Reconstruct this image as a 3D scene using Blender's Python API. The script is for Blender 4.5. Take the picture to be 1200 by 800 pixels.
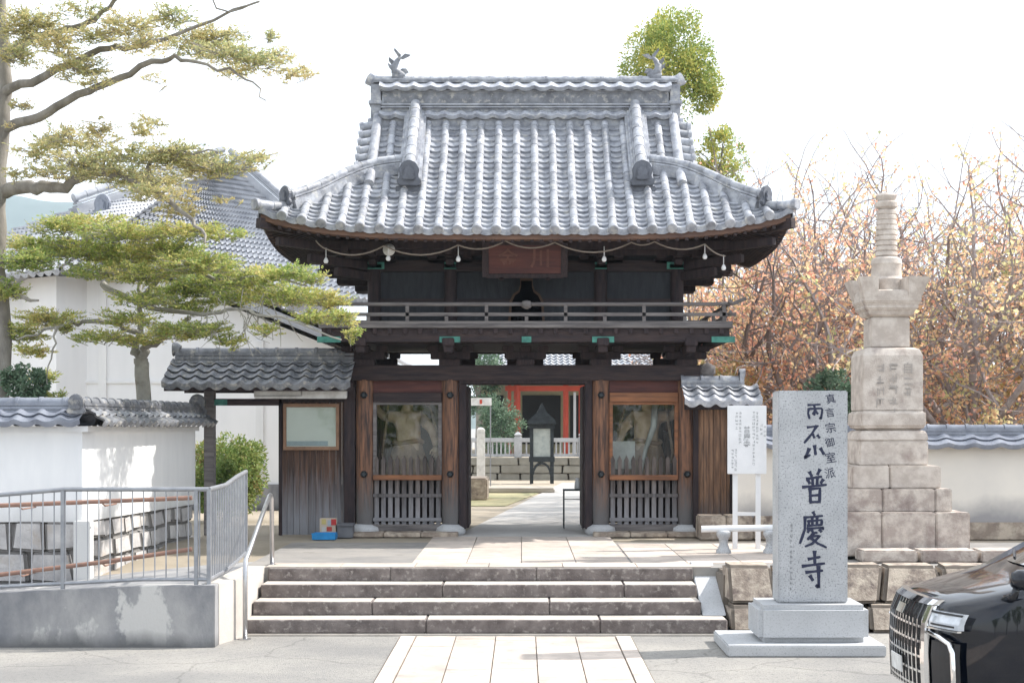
import bpy, bmesh, math, random
from math import sin, cos, pi, radians, sqrt, atan2
from mathutils import Vector, Matrix, noise
C = bpy.context.scene
for o in list(bpy.data.objects): bpy.data.objects.remove(o)

# ------------------------------------------------------------------ camera, world, sun, exposure
F, CX, CY, EYE = 1900.0, 612.0, 500.0, 2.25
cam_d = bpy.data.cameras.new('camera'); cam = bpy.data.objects.new('camera', cam_d)
C.collection.objects.link(cam); C.camera = cam
cam.location = (0, 0, EYE); cam.rotation_euler = (radians(90), 0, 0)
cam_d.sensor_width = 36; cam_d.lens = 36 * F / 1200
cam_d.shift_x = -12 / 1200; cam_d.shift_y = 100 / 1200
cam_d.clip_start = 0.1; cam_d.clip_end = 9000

SUN_EL, SUN_AZ = radians(44), radians(75)          # azimuth measured from +Y (away from the camera) towards +X (right)
sdir = Vector((cos(SUN_EL) * sin(SUN_AZ), cos(SUN_EL) * cos(SUN_AZ), sin(SUN_EL)))
w = bpy.data.worlds.new('World'); C.world = w; w.use_nodes = True
nt = w.node_tree; nt.nodes.clear()
out = nt.nodes.new('ShaderNodeOutputWorld'); bg = nt.nodes.new('ShaderNodeBackground')
sky = nt.nodes.new('ShaderNodeTexSky'); sky.sky_type = 'NISHITA'; sky.sun_disc = False
sky.sun_elevation = SUN_EL; sky.sun_rotation = SUN_AZ; sky.dust_density = 1.0
tc = nt.nodes.new('ShaderNodeTexCoord'); mp = nt.nodes.new('ShaderNodeMapping'); mp.inputs['Scale'].default_value = (1, 1, 2.2)
nz = nt.nodes.new('ShaderNodeTexNoise'); nz.inputs['Scale'].default_value = 2.3; nz.inputs['Detail'].default_value = 6
rp = nt.nodes.new('ShaderNodeValToRGB'); rp.color_ramp.elements[0].position = .32; rp.color_ramp.elements[1].position = .6
rp.color_ramp.elements[0].color = (.52, .52, .52, 1); rp.color_ramp.elements[1].color = (.97, .97, .97, 1)
mx = nt.nodes.new('ShaderNodeMixRGB'); mx.inputs[2].default_value = (7.9, 8.2, 8.6, 1)
L = nt.links
L.new(tc.outputs['Generated'], mp.inputs[0]); L.new(mp.outputs[0], nz.inputs[0]); L.new(nz.outputs[0], rp.inputs[0])
sx_ = nt.nodes.new('ShaderNodeSeparateXYZ'); mr_ = nt.nodes.new('ShaderNodeMapRange'); ml_ = nt.nodes.new('ShaderNodeMath'); ml_.operation = 'MULTIPLY'
mr_.inputs[1].default_value = -.75; mr_.inputs[2].default_value = .15; mr_.inputs[3].default_value = .78; mr_.inputs[4].default_value = 1.0
L.new(tc.outputs['Generated'], sx_.inputs[0]); L.new(sx_.outputs[1], mr_.inputs[0]); L.new(mr_.outputs[0], ml_.inputs[0]); L.new(rp.outputs[0], ml_.inputs[1]); L.new(ml_.outputs[0], mx.inputs[0]); L.new(sky.outputs[0], mx.inputs[1]); L.new(mx.outputs[0], bg.inputs[0])
bg.inputs[1].default_value = 0.11; L.new(bg.outputs[0], out.inputs[0])
sl = bpy.data.lights.new('sun', 'SUN'); sl.energy = 3.5; sl.angle = radians(0.9); sl.color = (1, .95, .89)
so = bpy.data.objects.new('sun', sl); C.collection.objects.link(so); so.rotation_euler = sdir.to_track_quat('Z', 'Y').to_euler()
C.view_settings.view_transform = 'Standard'; C.view_settings.look = 'None'
C.view_settings.gamma = 1; C.view_settings.use_curve_mapping = False; C.view_settings.exposure = 1.16
C.render.engine = 'CYCLES'; C.cycles.use_denoising = True
C.cycles.max_bounces = 6; C.cycles.transparent_max_bounces = 8; C.cycles.volume_bounces = 0

# ------------------------------------------------------------------ helpers
def P(px, py, Y): return Vector(((px - CX) * Y / F, Y, EYE - (py - CY) * Y / F))
def X(px, Y): return (px - CX) * Y / F
def Z(py, Y): return EYE - (py - CY) * Y / F
COL = C.collection
ORG = {}
def setp(o, label=None, cat=None, group=None, kind=None):
    if label: o['label'] = label
    if cat: o['category'] = cat
    if group: o['group'] = group
    if kind: o['kind'] = kind
    return o
def thing(name, loc, label, cat, group=None):
    o = bpy.data.objects.new(name, None); COL.objects.link(o); o.location = loc; o.empty_display_size = .2
    ORG[o.name] = Vector(loc)
    return setp(o, label, cat, group)
class MB:
    def __init__(s): s.v = []; s.f = []; s.mi = []; s.m = 0
    def add(s, vs, fs):
        n = len(s.v); s.v += [tuple(v) for v in vs]
        for f in fs: s.f.append(tuple(i + n for i in f)); s.mi.append(s.m)
        return s
    def box(s, x0, x1, y0, y1, z0, z1):
        vs = [(x, y, z) for z in (z0, z1) for y in (y0, y1) for x in (x0, x1)]
        return s.add(vs, [(0, 2, 3, 1), (4, 5, 7, 6), (0, 1, 5, 4), (2, 6, 7, 3), (0, 4, 6, 2), (1, 3, 7, 5)])
    def obox(s, c, u, v, w_):                       # centre and three half vectors
        c, u, v, w_ = map(Vector, (c, u, v, w_))
        vs = [c + a * u + b * v + d * w_ for d in (-1, 1) for b in (-1, 1) for a in (-1, 1)]
        return s.add(vs, [(0, 2, 3, 1), (4, 5, 7, 6), (0, 1, 5, 4), (2, 6, 7, 3), (0, 4, 6, 2), (1, 3, 7, 5)])
    def beam(s, a, b, wd, ht):                      # bar from a to b, width x height
        a, b = Vector(a), Vector(b); d = (b - a); l = d.length; d.normalize()
        up = Vector((0, 0, 1)) if abs(d.z) < .9 else Vector((0, 1, 0))
        sd = d.cross(up).normalized(); up = sd.cross(d)
        return s.obox((a + b) / 2, d * l / 2, sd * wd / 2, up * ht / 2)
    def tube(s, path, r, n=8, cap=True):
        path = [Vector(p) for p in path]; k = len(path)
        r = [r] * k if not isinstance(r, (list, tuple)) else r
        t0 = (path[1] - path[0]).normalized()
        a = t0.orthogonal().normalized(); vs = []
        for i in range(k):
            t = (path[min(i + 1, k - 1)] - path[max(i - 1, 0)]).normalized()
            a = (a - t * a.dot(t)); a = a.normalized() if a.length > 1e-6 else t.orthogonal().normalized(); b = t.cross(a)
            for j in range(n):
                q = 2 * pi * j / n; vs.append(path[i] + (a * cos(q) + b * sin(q)) * r[i])
        fs = [(i * n + j, i * n + (j + 1) % n, (i + 1) * n + (j + 1) % n, (i + 1) * n + j) for i in range(k - 1) for j in range(n)]
        if cap: fs += [tuple(range(n))[::-1], tuple((k - 1) * n + j for j in range(n))]
        return s.add(vs, fs)
    def lathe(s, c, prof, n=20, sq=None, rot=0):         # prof: (r, z); sq -> square sections
        vs = []; n = 4 if sq else n
        for r, z in prof:
            for j in range(n):
                q = 2 * pi * (j + (.5 if sq else 0)) / n + rot; k = r * (sqrt(2) if sq else 1)
                vs.append((c[0] + k * cos(q), c[1] + k * sin(q), c[2] + z))
        k = len(prof)
        fs = [(i * n + j, i * n + (j + 1) % n, (i + 1) * n + (j + 1) % n, (i + 1) * n + j) for i in range(k - 1) for j in range(n)]
        fs += [tuple(range(n))[::-1], tuple((k - 1) * n + j for j in range(n))]
        return s.add(vs, fs)
    def prism(s, pts, off):                        # polygon in 3D extruded by vector off
        pts = [Vector(p) for p in pts]; off = Vector(off); n = len(pts)
        return s.add(pts + [p + off for p in pts], [tuple(range(n)), tuple(range(2 * n - 1, n - 1, -1))] + [(i, i + n, (i + 1) % n + n, (i + 1) % n) for i in range(n)])
    def quad(s, a, b, c, d): return s.add([a, b, c, d], [(0, 1, 2, 3)])
    def build(s, name, mat, parent=None, smooth=False, bevel=0, auto=None, seg=2, label=None, fix=True, rough=None):
        me = bpy.data.meshes.new(name)
        o = bpy.data.objects.new(name, me); COL.objects.link(o)
        if parent is not None: org = ORG[parent.name]; o.parent = parent
        else:
            xs = [v[0] for v in s.v]; ys = [v[1] for v in s.v]; zs = [v[2] for v in s.v]
            org = Vector(((min(xs) + max(xs)) / 2, (min(ys) + max(ys)) / 2, min(zs))); o.location = org
        ORG[o.name] = org
        me.from_pydata([(v[0] - org[0], v[1] - org[1], v[2] - org[2]) for v in s.v], [], s.f)
        for m in (mat if isinstance(mat, (list, tuple)) else [mat]): me.materials.append(m)
        if max(s.mi, default=0) > 0: me.polygons.foreach_set('material_index', s.mi)
        me.update()
        if fix or bevel:
            bm = bmesh.new(); bm.from_mesh(me)
            if fix and len(s.f) < 60000: bmesh.ops.recalc_face_normals(bm, faces=bm.faces)
            if bevel:
                es = [e for e in bm.edges if e.is_manifold and e.calc_face_angle(0) > .5]
                bmesh.ops.bevel(bm, geom=es, offset=bevel, segments=seg, affect='EDGES', clamp_overlap=True)
            bm.to_mesh(me); bm.free()
        if rough:                                       # small irregularity of worn stone
            for v in me.vertices:
                q = (v.co + org)
                v.co += noise.noise_vector(q * rough[1]) * rough[0]
        if smooth: me.shade_smooth() if hasattr(me, 'shade_smooth') else None
        if auto: me.shade_smooth(); me.set_sharp_from_angle(angle=radians(auto))
        if label: o['label'] = label
        return o
def copy_tree(o, dv, par=None):
    c = o.copy(); COL.objects.link(c); c.parent = par
    if par is None: c.location = o.location + Vector(dv)
    for ch in list(o.children): copy_tree(ch, dv, c)
    return c

def M(name, c1, c2=None, scale=4, rough=.75, bump=.15, bsc=None, metal=0, stretch=(1, 1, 1), spec=.4, ramp=(.35, .65), speck=None, gz=None, coat=0, detail=8, isl=0):
    """c1/c2 mixed by noise; speck=(colour, scale, lo, hi); gz=(colour, z0, z1) blends to colour below z1 (local), broken up by noise"""
    m = bpy.data.materials.new(name); m.use_nodes = True; n = m.node_tree.nodes; l = m.node_tree.links
    b = n['Principled BSDF']; b.inputs['Roughness'].default_value = rough; b.inputs['Metallic'].default_value = metal
    b.inputs['Specular IOR Level'].default_value = spec; b.inputs['Coat Weight'].default_value = coat
    t = n.new('ShaderNodeTexCoord'); mpp = n.new('ShaderNodeMapping'); mpp.inputs['Scale'].default_value = stretch
    l.new(t.outputs['Object'], mpp.inputs[0])
    def nzn(sc, det=detail):
        q = n.new('ShaderNodeTexNoise'); q.inputs['Scale'].default_value = sc; q.inputs['Detail'].default_value = det; q.inputs['Roughness'].default_value = .62
        l.new(mpp.outputs[0], q.inputs[0]); return q
    def rmp(src, lo, hi):
        q = n.new('ShaderNodeMapRange'); q.inputs[1].default_value = lo; q.inputs[2].default_value = hi; l.new(src, q.inputs[0]); return q.outputs[0]
    def mix(f, a, bb):
        q = n.new('ShaderNodeMixRGB'); l.new(f, q.inputs[0])
        for i, x in ((1, a), (2, bb)):
            if isinstance(x, tuple): q.inputs[i].default_value = (*x, 1)
            else: l.new(x, q.inputs[i])
        return q.outputs[0]
    c2 = c2 or tuple(x * .72 for x in c1)
    a = nzn(scale); col = mix(rmp(a.outputs[0], *ramp), c2, c1)
    if speck: s_ = nzn(speck[1]); col = mix(rmp(s_.outputs[0], speck[2], speck[3]), col, speck[0])
    if gz:
        sx = n.new('ShaderNodeSeparateXYZ'); l.new(t.outputs['Object'], sx.inputs[0])
        nn = nzn(scale * 1.3); ad = n.new('ShaderNodeMath'); ad.operation = 'MULTIPLY_ADD'
        l.new(nn.outputs[0], ad.inputs[0]); ad.inputs[1].default_value = -(gz[2] - gz[1]) * 1.6; l.new(sx.outputs[2], ad.inputs[2])
        col = mix(rmp(ad.outputs[0], gz[1] - (gz[2] - gz[1]) * .8, gz[2] - (gz[2] - gz[1]) * .8), gz[0], col)
    if isl:
        g_ = n.new('ShaderNodeNewGeometry'); r_ = n.new('ShaderNodeMapRange'); r_.inputs[3].default_value = 1 - isl; r_.inputs[4].default_value = 1 + isl; l.new(g_.outputs['Random Per Island'], r_.inputs[0])
        v_ = n.new('ShaderNodeVectorMath'); v_.operation = 'SCALE'; l.new(col, v_.inputs[0]); l.new(r_.outputs[0], v_.inputs['Scale']); col = v_.outputs[0]
    l.new(col, b.inputs['Base Color'])
    if bump:
        q = nzn(bsc or scale * 6); bp = n.new('ShaderNodeBump'); bp.inputs['Strength'].default_value = bump; bp.inputs['Distance'].default_value = .02
        l.new(q.outputs[0], bp.inputs['Height']); l.new(bp.outputs[0], b.inputs['Normal'])
        l.new(rmp(q.outputs[0], -1.5, 2.2), b.inputs['Roughness']) if False else None
    return m
def island(name, cols, rough=.6, trans=.25, noisy=0):
    """leaf / tile material whose colour varies from one mesh island to the next"""
    m = bpy.data.materials.new(name); m.use_nodes = True; n = m.node_tree.nodes; l = m.node_tree.links
    b = n['Principled BSDF']; b.inputs['Roughness'].default_value = rough; b.inputs['Specular IOR Level'].default_value = .25
    g = n.new('ShaderNodeNewGeometry'); r = n.new('ShaderNodeValToRGB'); r.color_ramp.interpolation = 'LINEAR'
    e = r.color_ramp.elements
    while len(e) < len(cols): e.new(.5)
    for i, c in enumerate(cols): e[i].position = i / (len(cols) - 1); e[i].color = (*c, 1)
    src = g.outputs['Random Per Island']
    if noisy:
        t = n.new('ShaderNodeTexCoord'); q = n.new('ShaderNodeTexNoise'); q.inputs['Scale'].default_value = noisy; q.inputs['Detail'].default_value = 3
        l.new(t.outputs['Object'], q.inputs[0]); mr = n.new('ShaderNodeMapRange'); mr.inputs[1].default_value = .3; mr.inputs[2].default_value = .7; l.new(q.outputs[0], mr.inputs[0])
        ma = n.new('ShaderNodeMath'); ma.operation = 'MULTIPLY_ADD'; l.new(src, ma.inputs[0]); ma.inputs[1].default_value = .55
        mb_ = n.new('ShaderNodeMath'); mb_.operation = 'MULTIPLY'; l.new(mr.outputs[0], mb_.inputs[0]); mb_.inputs[1].default_value = .45
        l.new(mb_.outputs[0], ma.inputs[2]); src = ma.outputs[0]
    l.new(src, r.inputs[0]); l.new(r.outputs[0], b.inputs['Base Color'])
    if trans:
        tr = n.new('ShaderNodeBsdfTranslucent'); ms = n.new('ShaderNodeMixShader'); ms.inputs[0].default_value = trans
        l.new(r.outputs[0], tr.inputs[0]); l.new(b.outputs[0], ms.inputs[1]); l.new(tr.outputs[0], ms.inputs[2]); l.new(ms.outputs[0], n['Material Output'].inputs[0])
    return m

# ------------------------------------------------------------------ materials
asphalt = M('asphalt', (.38, .36, .325), (.25, .242, .23), .55, .9, .9, 90, speck=((.17, .17, .168), 45, .54, .66))
paver = M('paving_stone', (.58, .50, .43), (.42, .365, .32), 2.6, .8, .4, 60, speck=((.30, .27, .25), 6, .56, .76), isl=.14)
joint = M('joint', (.2, .17, .14), None, 8, .9, .1)
_an = asphalt.node_tree.nodes; _al = asphalt.node_tree.links; _pb = _an['Principled BSDF']; _src = _pb.inputs['Base Color'].links[0].from_socket
_t = _an.new('ShaderNodeTexCoord'); _v = _an.new('ShaderNodeTexVoronoi'); _v.feature = 'DISTANCE_TO_EDGE'; _v.inputs['Scale'].default_value = .55
_nn = _an.new('ShaderNodeTexNoise'); _nn.inputs['Scale'].default_value = 2.4; _nn.inputs['Detail'].default_value = 6; _mm = _an.new('ShaderNodeMixRGB'); _mm.inputs[0].default_value = .28
_al.new(_t.outputs['Object'], _nn.inputs[0]); _al.new(_t.outputs['Object'], _mm.inputs[1]); _al.new(_nn.outputs['Color'], _mm.inputs[2]); _al.new(_mm.outputs[0], _v.inputs['Vector'])
_r = _an.new('ShaderNodeMapRange'); _r.inputs[1].default_value = .0; _r.inputs[2].default_value = .008; _r.inputs[3].default_value = .72; _r.inputs[4].default_value = 1
_sc = _an.new('ShaderNodeVectorMath'); _sc.operation = 'SCALE'; _al.new(_v.outputs['Distance'], _r.inputs[0]); _al.new(_src, _sc.inputs[0]); _al.new(_r.outputs[0], _sc.inputs['Scale']); _al.new(_sc.outputs[0], _pb.inputs['Base Color'])
terrace_m = M('terrace_concrete', (.30, .28, .255), (.19, .185, .18), .9, .85, .3, 50, speck=((.12, .115, .11), 3.1, .58, .78))
gravel_m = M('court_gravel', (.42, .36, .28), (.30, .26, .20), .7, .9, .6, 90)
lightpath = M('court_path', (.50, .485, .46), (.38, .37, .35), .9, .85, .2, 60)
grass_m = M('dry_grass', (.42, .37, .22), (.28, .28, .15), 1.2, .9, .8, 120)
conc = M('old_concrete', (.35, .345, .34), (.17, .175, .19), 2.2, .85, .4, 40, stretch=(1, 1, .55), speck=((.50, .49, .47), 1.3, .57, .60), gz=((.13, .13, .13), 0.0, .16))
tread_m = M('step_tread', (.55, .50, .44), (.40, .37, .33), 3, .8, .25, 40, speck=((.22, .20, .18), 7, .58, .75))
riser_m = M('step_riser', (.19, .165, .155), (.095, .08, .076), 5, .9, .5, 40, speck=((.34, .31, .285), 16, .54, .74), isl=.12)  # darker than the treads: grime, with riser shade put into the colour too
granite = M('granite', (.48, .49, .50), (.38, .39, .40), 3.2, .75, .15, 90, speck=((.20, .205, .215), 60, .53, .64))
granite_b = M('granite_base', (.50, .51, .52), (.42, .43, .44), 1.5, .7, .1, 90, speck=((.30, .305, .31), 60, .54, .66))
oldstone = M('weathered_stone', (.50, .43, .35), (.27, .22, .18), 5.5, .9, .8, 34, speck=((.13, .10, .09), 4.4, .52, .68), ramp=(.4, .6))
tower_s = M('tower_stone', (.60, .54, .48), (.45, .39, .34), 6, .9, .5, 60, speck=((.26, .20, .18), 2.6, .56, .74), ramp=(.4, .6))
tower_b = M('tower_base_stone', (.58, .52, .46), (.40, .34, .30), 7, .9, .8, 45, speck=((.22, .17, .155), 2.3, .52, .72), ramp=(.42, .6))
rubble_m = M('rubble_stone', (.56, .54, .52), (.32, .31, .31), 2.6, .9, 1, 14, speck=((.42, .36, .30), 1.9, .56, .7))
plaster = M('white_plaster', (.81, .81, .80), (.73, .735, .735), 3.0, .85, .08, 50, stretch=(1, 1, .22), gz=((.60, .60, .585), .85, 1.15))
plaster_c = M('cream_plaster', (.78, .73, .65), (.70, .66, .60), 1.0, .85, .05, 50, gz=((.32, .31, .31), .25, .62))
plaster_h = M('hall_plaster', (.84, .84, .84), (.76, .765, .77), 1.2, .85, .05, 20, stretch=(1, 1, .2))
tile = M('roof_tile', (.41, .425, .455), (.19, .20, .23), 7, .5, .4, 40, spec=.5, speck=((.50, .49, .46), 11, .54, .72), isl=.22)
tile_d = M('roof_tile_dark', (.22, .23, .25), (.11, .115, .13), 7, .5, .4, 40, spec=.5, speck=((.42, .40, .36), 10, .53, .68), isl=.2)
tile_b = M('roof_tile_blue', (.26, .28, .325), (.16, .175, .215), 5, .35, .2, 40, spec=.6, speck=((.36, .35, .34), 7, .62, .76))
tile_h = M('hall_roof_tile', (.40, .415, .445), (.25, .265, .295), 2.5, .45, .2, 30, spec=.6)
wood_d = M('dark_wood', (.045, .030, .030), (.018, .014, .018), 3, .8, .35, 9, stretch=(6, 6, 1))
wood_dh = M('dark_beam_wood', (.052, .035, .033), (.020, .016, .020), 3, .8, .35, 9, stretch=(.7, 6, 6))
wood_col = M('weathered_column', (.26, .13, .075), (.045, .032, .030), 3.2, .75, .4, 7, stretch=(9, 9, .8), gz=((.13, .125, .125), .35, .95))
wood_pl = M('weathered_planks', (.13, .07, .045), (.035, .025, .024), 2.6, .8, .5, 7, stretch=(10, 10, .5), gz=((.21, .215, .235), .15, 1.0), isl=.15)
wood_pr = M('brown_planks', (.30, .175, .105), (.09, .055, .04), 3.0, .8, .4, 7, stretch=(10, 10, .7), gz=((.10, .095, .10), .15, .65))
wood_g = M('grey_wood', (.20, .185, .18), (.10, .092, .092), 3, .85, .4, 9, stretch=(.6, 6, 6))
wood_lat = M('lattice_wood', (.15, .125, .115), (.055, .048, .046), 3, .85, .4, 9, stretch=(7, 7, 1), gz=((.22, .22, .235), .25, .8), isl=.3)
wood_o = M('orange_wood', (.30, .13, .06), (.15, .07, .04), 3, .7, .3, 9, stretch=(.6, 6, 6))
wood_r = M('red_brown_board', (.11, .04, .032), (.06, .025, .025), 3, .75, .2, 9, stretch=(.6, 6, 6))
verdigris = M('verdigris', (.065, .25, .20), (.03, .13, .11), 12, .6, .1)
glass_dark = M('dark_interior', (.02, .022, .022), None, 3, .9, 0)
redp = M('vermilion', (.52, .075, .04), (.42, .06, .035), 2, .6, .05)
steel = M('stainless', (.55, .55, .56), (.45, .45, .46), 9, .28, .03, metal=.9)
fence_m = M('fence_metal', (.33, .34, .36), (.26, .27, .29), 9, .45, .05, metal=.5)
brownp = M('brown_pipe', (.30, .17, .12), (.22, .13, .10), 8, .5, .05)
white_p = M('white_paint', (.80, .81, .82), (.72, .73, .74), 3, .55, .05)
white_w = M('weathered_white', (.74, .74, .72), (.5, .49, .47), 5, .7, .1)
ink = M('ink', (.018, .022, .05), (.03, .035, .07), 20, .7, 0)
ink_f = M('faded_ink', (.30, .31, .32), (.38, .39, .40), 20, .7, 0)
graven = M('engraved_shade', (.40, .36, .33), (.34, .31, .28), 20, .8, 0)
bark = M('bark', (.30, .28, .245), (.17, .155, .135), 6, .9, .6, 30, stretch=(1, 1, .4), speck=((.34, .34, .32), 9, .58, .75))
bark_l = M('pale_bark', (.33, .32, .28), (.21, .20, .175), 5, .9, .5, 30, speck=((.16, .13, .10), 7, .6, .75))
bark_r = M('cherry_bark', (.40, .35, .33), (.25, .20, .19), 6, .9, .5, 30)
blackiron = M('black_iron', (.035, .045, .05), (.02, .025, .03), 8, .45, .1, metal=.3)
statue_m = M('carved_wood_body', (.80, .60, .45), (.56, .38, .27), 5, .7, .25)
statue_c = M('carved_wood_drape', (.50, .34, .24), (.26, .17, .12), 5, .75, .3)
car_p = M('black_paint', (.003, .005, .011), None, 3, .06, 0, spec=.35, coat=.35)
car_g = M('tinted_glass', (.03, .035, .035), None, 3, .03, 0, spec=1.0, coat=1)
chrome = M('chrome', (.75, .75, .76), (.7, .7, .7), 3, .08, 0, metal=1)
rubber = M('rubber', (.02, .02, .02), None, 9, .8, .1)
lampw = M('lamp_lens', (.55, .58, .62), (.35, .38, .42), 9, .05, 0, spec=1, coat=1)
blackpl = M('black_plastic', (.02, .02, .022), None, 9, .45, .05)
gm = bpy.data.materials.new('window_glass'); gm.use_nodes = True
_n = gm.node_tree.nodes; _l = gm.node_tree.links; _n.clear()
_o = _n.new('ShaderNodeOutputMaterial'); _m = _n.new('ShaderNodeMixShader'); _t = _n.new('ShaderNodeBsdfTransparent'); _g = _n.new('ShaderNodeBsdfGlossy')
_g.inputs['Roughness'].default_value = .02; _fr = _n.new('ShaderNodeFresnel'); _fr.inputs[0].default_value = 1.5
_l.new(_fr.outputs[0], _m.inputs[0]); _l.new(_t.outputs[0], _m.inputs[1]); _l.new(_g.outputs[0], _m.inputs[2]); _l.new(_m.outputs[0], _o.inputs[0])
_t.inputs[0].default_value = (.9, .93, .92, 1)
leaf_y = island('larch_leaves', [(.16, .27, .07), (.28, .39, .11), (.44, .48, .16), (.64, .58, .22), (.66, .50, .26)], noisy=1.2, trans=0.5)
leaf_y2 = island('upper_leaves', [(.22, .29, .15), (.38, .41, .20), (.56, .52, .26), (.66, .55, .28), (.60, .47, .32)], noisy=1.2, trans=0.5)
leaf_o = island('autumn_leaves', [(.42, .48, .24), (.70, .62, .36), (.86, .60, .36), (.86, .50, .32), (.82, .40, .30), (.80, .60, .50), (.74, .66, .42)], noisy=1.1, trans=.55)
leaf_o2 = island('autumn_leaves_yellow', [(.36, .46, .20), (.56, .58, .28), (.76, .68, .38), (.84, .60, .34), (.82, .48, .32), (.60, .62, .34)], noisy=1.1, trans=.55)
leaf_g = island('round_tree_leaves', [(.13, .21, .06), (.27, .35, .10), (.50, .48, .13), (.74, .60, .17)], noisy=0.7, trans=0.4)
leaf_b = island('bush_leaves', [(.11, .19, .05), (.19, .28, .08), (.33, .37, .12), (.42, .22, .14)], noisy=1.5, trans=0.35)
leaf_s = island('shrub_leaves', [(.06, .11, .07), (.11, .18, .11), (.22, .29, .2)], noisy=1.5)

# ------------------------------------------------------------------ setting: ground
def struct(o): o['kind'] = 'structure'; return o
E = MB(); E.box(-3000, 3000, -60, 4000, -.3, 0); struct(E.build('road', asphalt))
TZ = .62
m = MB(); m.box(-3.25, 60, 18.8, 22.9, 0.001, TZ); struct(m.build('terrace_ground', terrace_m))
m = MB(); m.box(-60, 60, 22.9, 120, 0.001, TZ - .012); m.box(-60, -5.3, 19.6, 22.9, 0.001, TZ - .012); m.prism([(-5.3, 19.6, .001), (-5.3, 19.6, .36), (-5.3, 22.9, TZ - .012), (-5.3, 22.9, .001)], (2.04, 0, 0)); struct(m.build('inner_ground', gravel_m))
# paved approach on the road (stones with real joints)
rng = random.Random(3)
def slabs(m, x0, x1, y0, y1, z, nx, ly, t=.012, gap=.006, stag=True):
    wx = (x1 - x0) / nx
    for i in range(nx):
        y = y0 - (rng.random() * ly if stag else 0)
        while y < y1:
            l_ = ly * (rng.uniform(.8, 1.25) if stag else 1)
            a, b = max(y, y0), min(y + l_, y1)
            if b - a > .05: m.box(x0 + i * wx + gap, x0 + (i + 1) * wx - gap, a + gap, b - gap, z, z + t + rng.uniform(-.0015, .0015))
            y += l_
pc = -.07
m = MB(); m.box(pc - 1.24, pc + 1.24, -10, 17.33, .001, .008); m.m = 1
slabs(m, pc - 1.06, pc + 1.06, -10, 17.32, .008, 5, .95, .010)
slabs(m, pc - 1.23, pc - 1.065, -10, 17.32, .008, 1, 1.6, .014); slabs(m, pc + 1.065, pc + 1.23, -10, 17.32, .008, 1, 1.6, .014)
struct(m.build('paved_path', [joint, paver], bevel=0))
# paving on the terrace: kerb course along its front edge and central strip
m = MB()
slabs(m, -1.32, 1.3, 19.35, 24.0, TZ + .001, 4, 1.0, .008); slabs(m, 1.32, 3.3, 19.35, 22.6, TZ + .001, 3, 1.2, .006)
slabs(m, -2.98, 2.2, 18.80, 19.33, TZ + .001, 6, .47, .010, stag=False)
struct(m.build('terrace_paving', paver))
# court path behind the gate, running back to the left-hand fence and podium
m = MB()
pts = [P(545, 0, 27.2), P(700, 0, 27.2), P(700, 0, 49.8), P(658, 0, 46)]
m.prism([(-1.0, 24.02, TZ), (1.15, 24.02, TZ), (2.1, 47, TZ), (1.15, 47, TZ)], (0, 0, .008)); struct(m.build('court_path', lightpath))
m = MB(); m.prism([(-4, 33.5, TZ - .01), (-.35, 33.5, TZ - .01), (.4, 40, TZ - .01), (-4, 40, TZ - .01)], (0, 0, .012)); struct(m.build('court_lawn', grass_m))
# far hill
m = MB(); rng = random.Random(5); N = 60; vs = []; fs = []
for i in range(N + 1):
    x = -1400 + i * 1500 / N
    kn = [(-1500, 300), (-900, 372), (-640, 352), (-520, 318), (-430, 285), (-330, 215), (-220, 110), (-60, 45), (120, 20)]
    h = next(y0 + (y1 - y0) * (x - x0) / (x1 - x0) for (x0, y0), (x1, y1) in zip(kn, kn[1:]) if x0 <= x <= x1) + 9 * noise.noise(Vector((x * .012, 3, 0))) + 5 * noise.noise(Vector((x * .04, 7, 0)))
    for j in range(9): t = j / 8; vs.append((x, 1900 + 700 * t + 30 * noise.noise(Vector((x * .01, t * 3, 1))), h * sin(t * pi / 2) ** .9 - 1))
fs = [(i * 9 + j, (i + 1) * 9 + j, (i + 1) * 9 + j + 1, i * 9 + j + 1) for i in range(N) for j in range(8)]
m.add(vs, fs); struct(m.build('hill', M('hill_woods', (.07, .10, .07), (.05, .075, .05), .02, .9, .3), smooth=True))

# ------------------------------------------------------------------ stone steps
st = thing('stone_steps', (-.5, 17.4, 0), 'wide flight of four weathered stone steps, risers coloured darker for grime and shade', 'steps')
YS, TD, RH = 17.5, .42, .149
m = MB(); m.box(-3.0, 2.24, YS - .06, YS + .3, .001, .022); m.build('bottom_slab', tread_m, st)
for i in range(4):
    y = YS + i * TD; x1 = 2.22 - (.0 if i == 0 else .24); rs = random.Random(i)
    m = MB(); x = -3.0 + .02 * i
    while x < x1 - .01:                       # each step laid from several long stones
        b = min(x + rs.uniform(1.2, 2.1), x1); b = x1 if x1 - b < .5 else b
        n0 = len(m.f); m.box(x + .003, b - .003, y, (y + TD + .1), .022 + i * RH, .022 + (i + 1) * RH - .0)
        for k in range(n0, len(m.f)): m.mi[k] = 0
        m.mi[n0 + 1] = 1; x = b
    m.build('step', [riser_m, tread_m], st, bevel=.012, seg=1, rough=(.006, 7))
m = MB(); y0, y1 = YS + TD - .02, YS + 4 * TD - .02
m.prism([(1.99, y0, .17), (1.99, y1, .64), (1.99, y1, .5), (1.99, y0, .172 - .01)][:4], (.25, 0, 0))
m = MB(); m.prism([(1.99, y0 - .04, .172), (1.99, y1, .655), (1.99, y1 + .1, .655), (1.99, y1 + .1, .172)], (.26, 0, 0)); m.build('sloping_side_stone', granite_b, st, bevel=.008)

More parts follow.
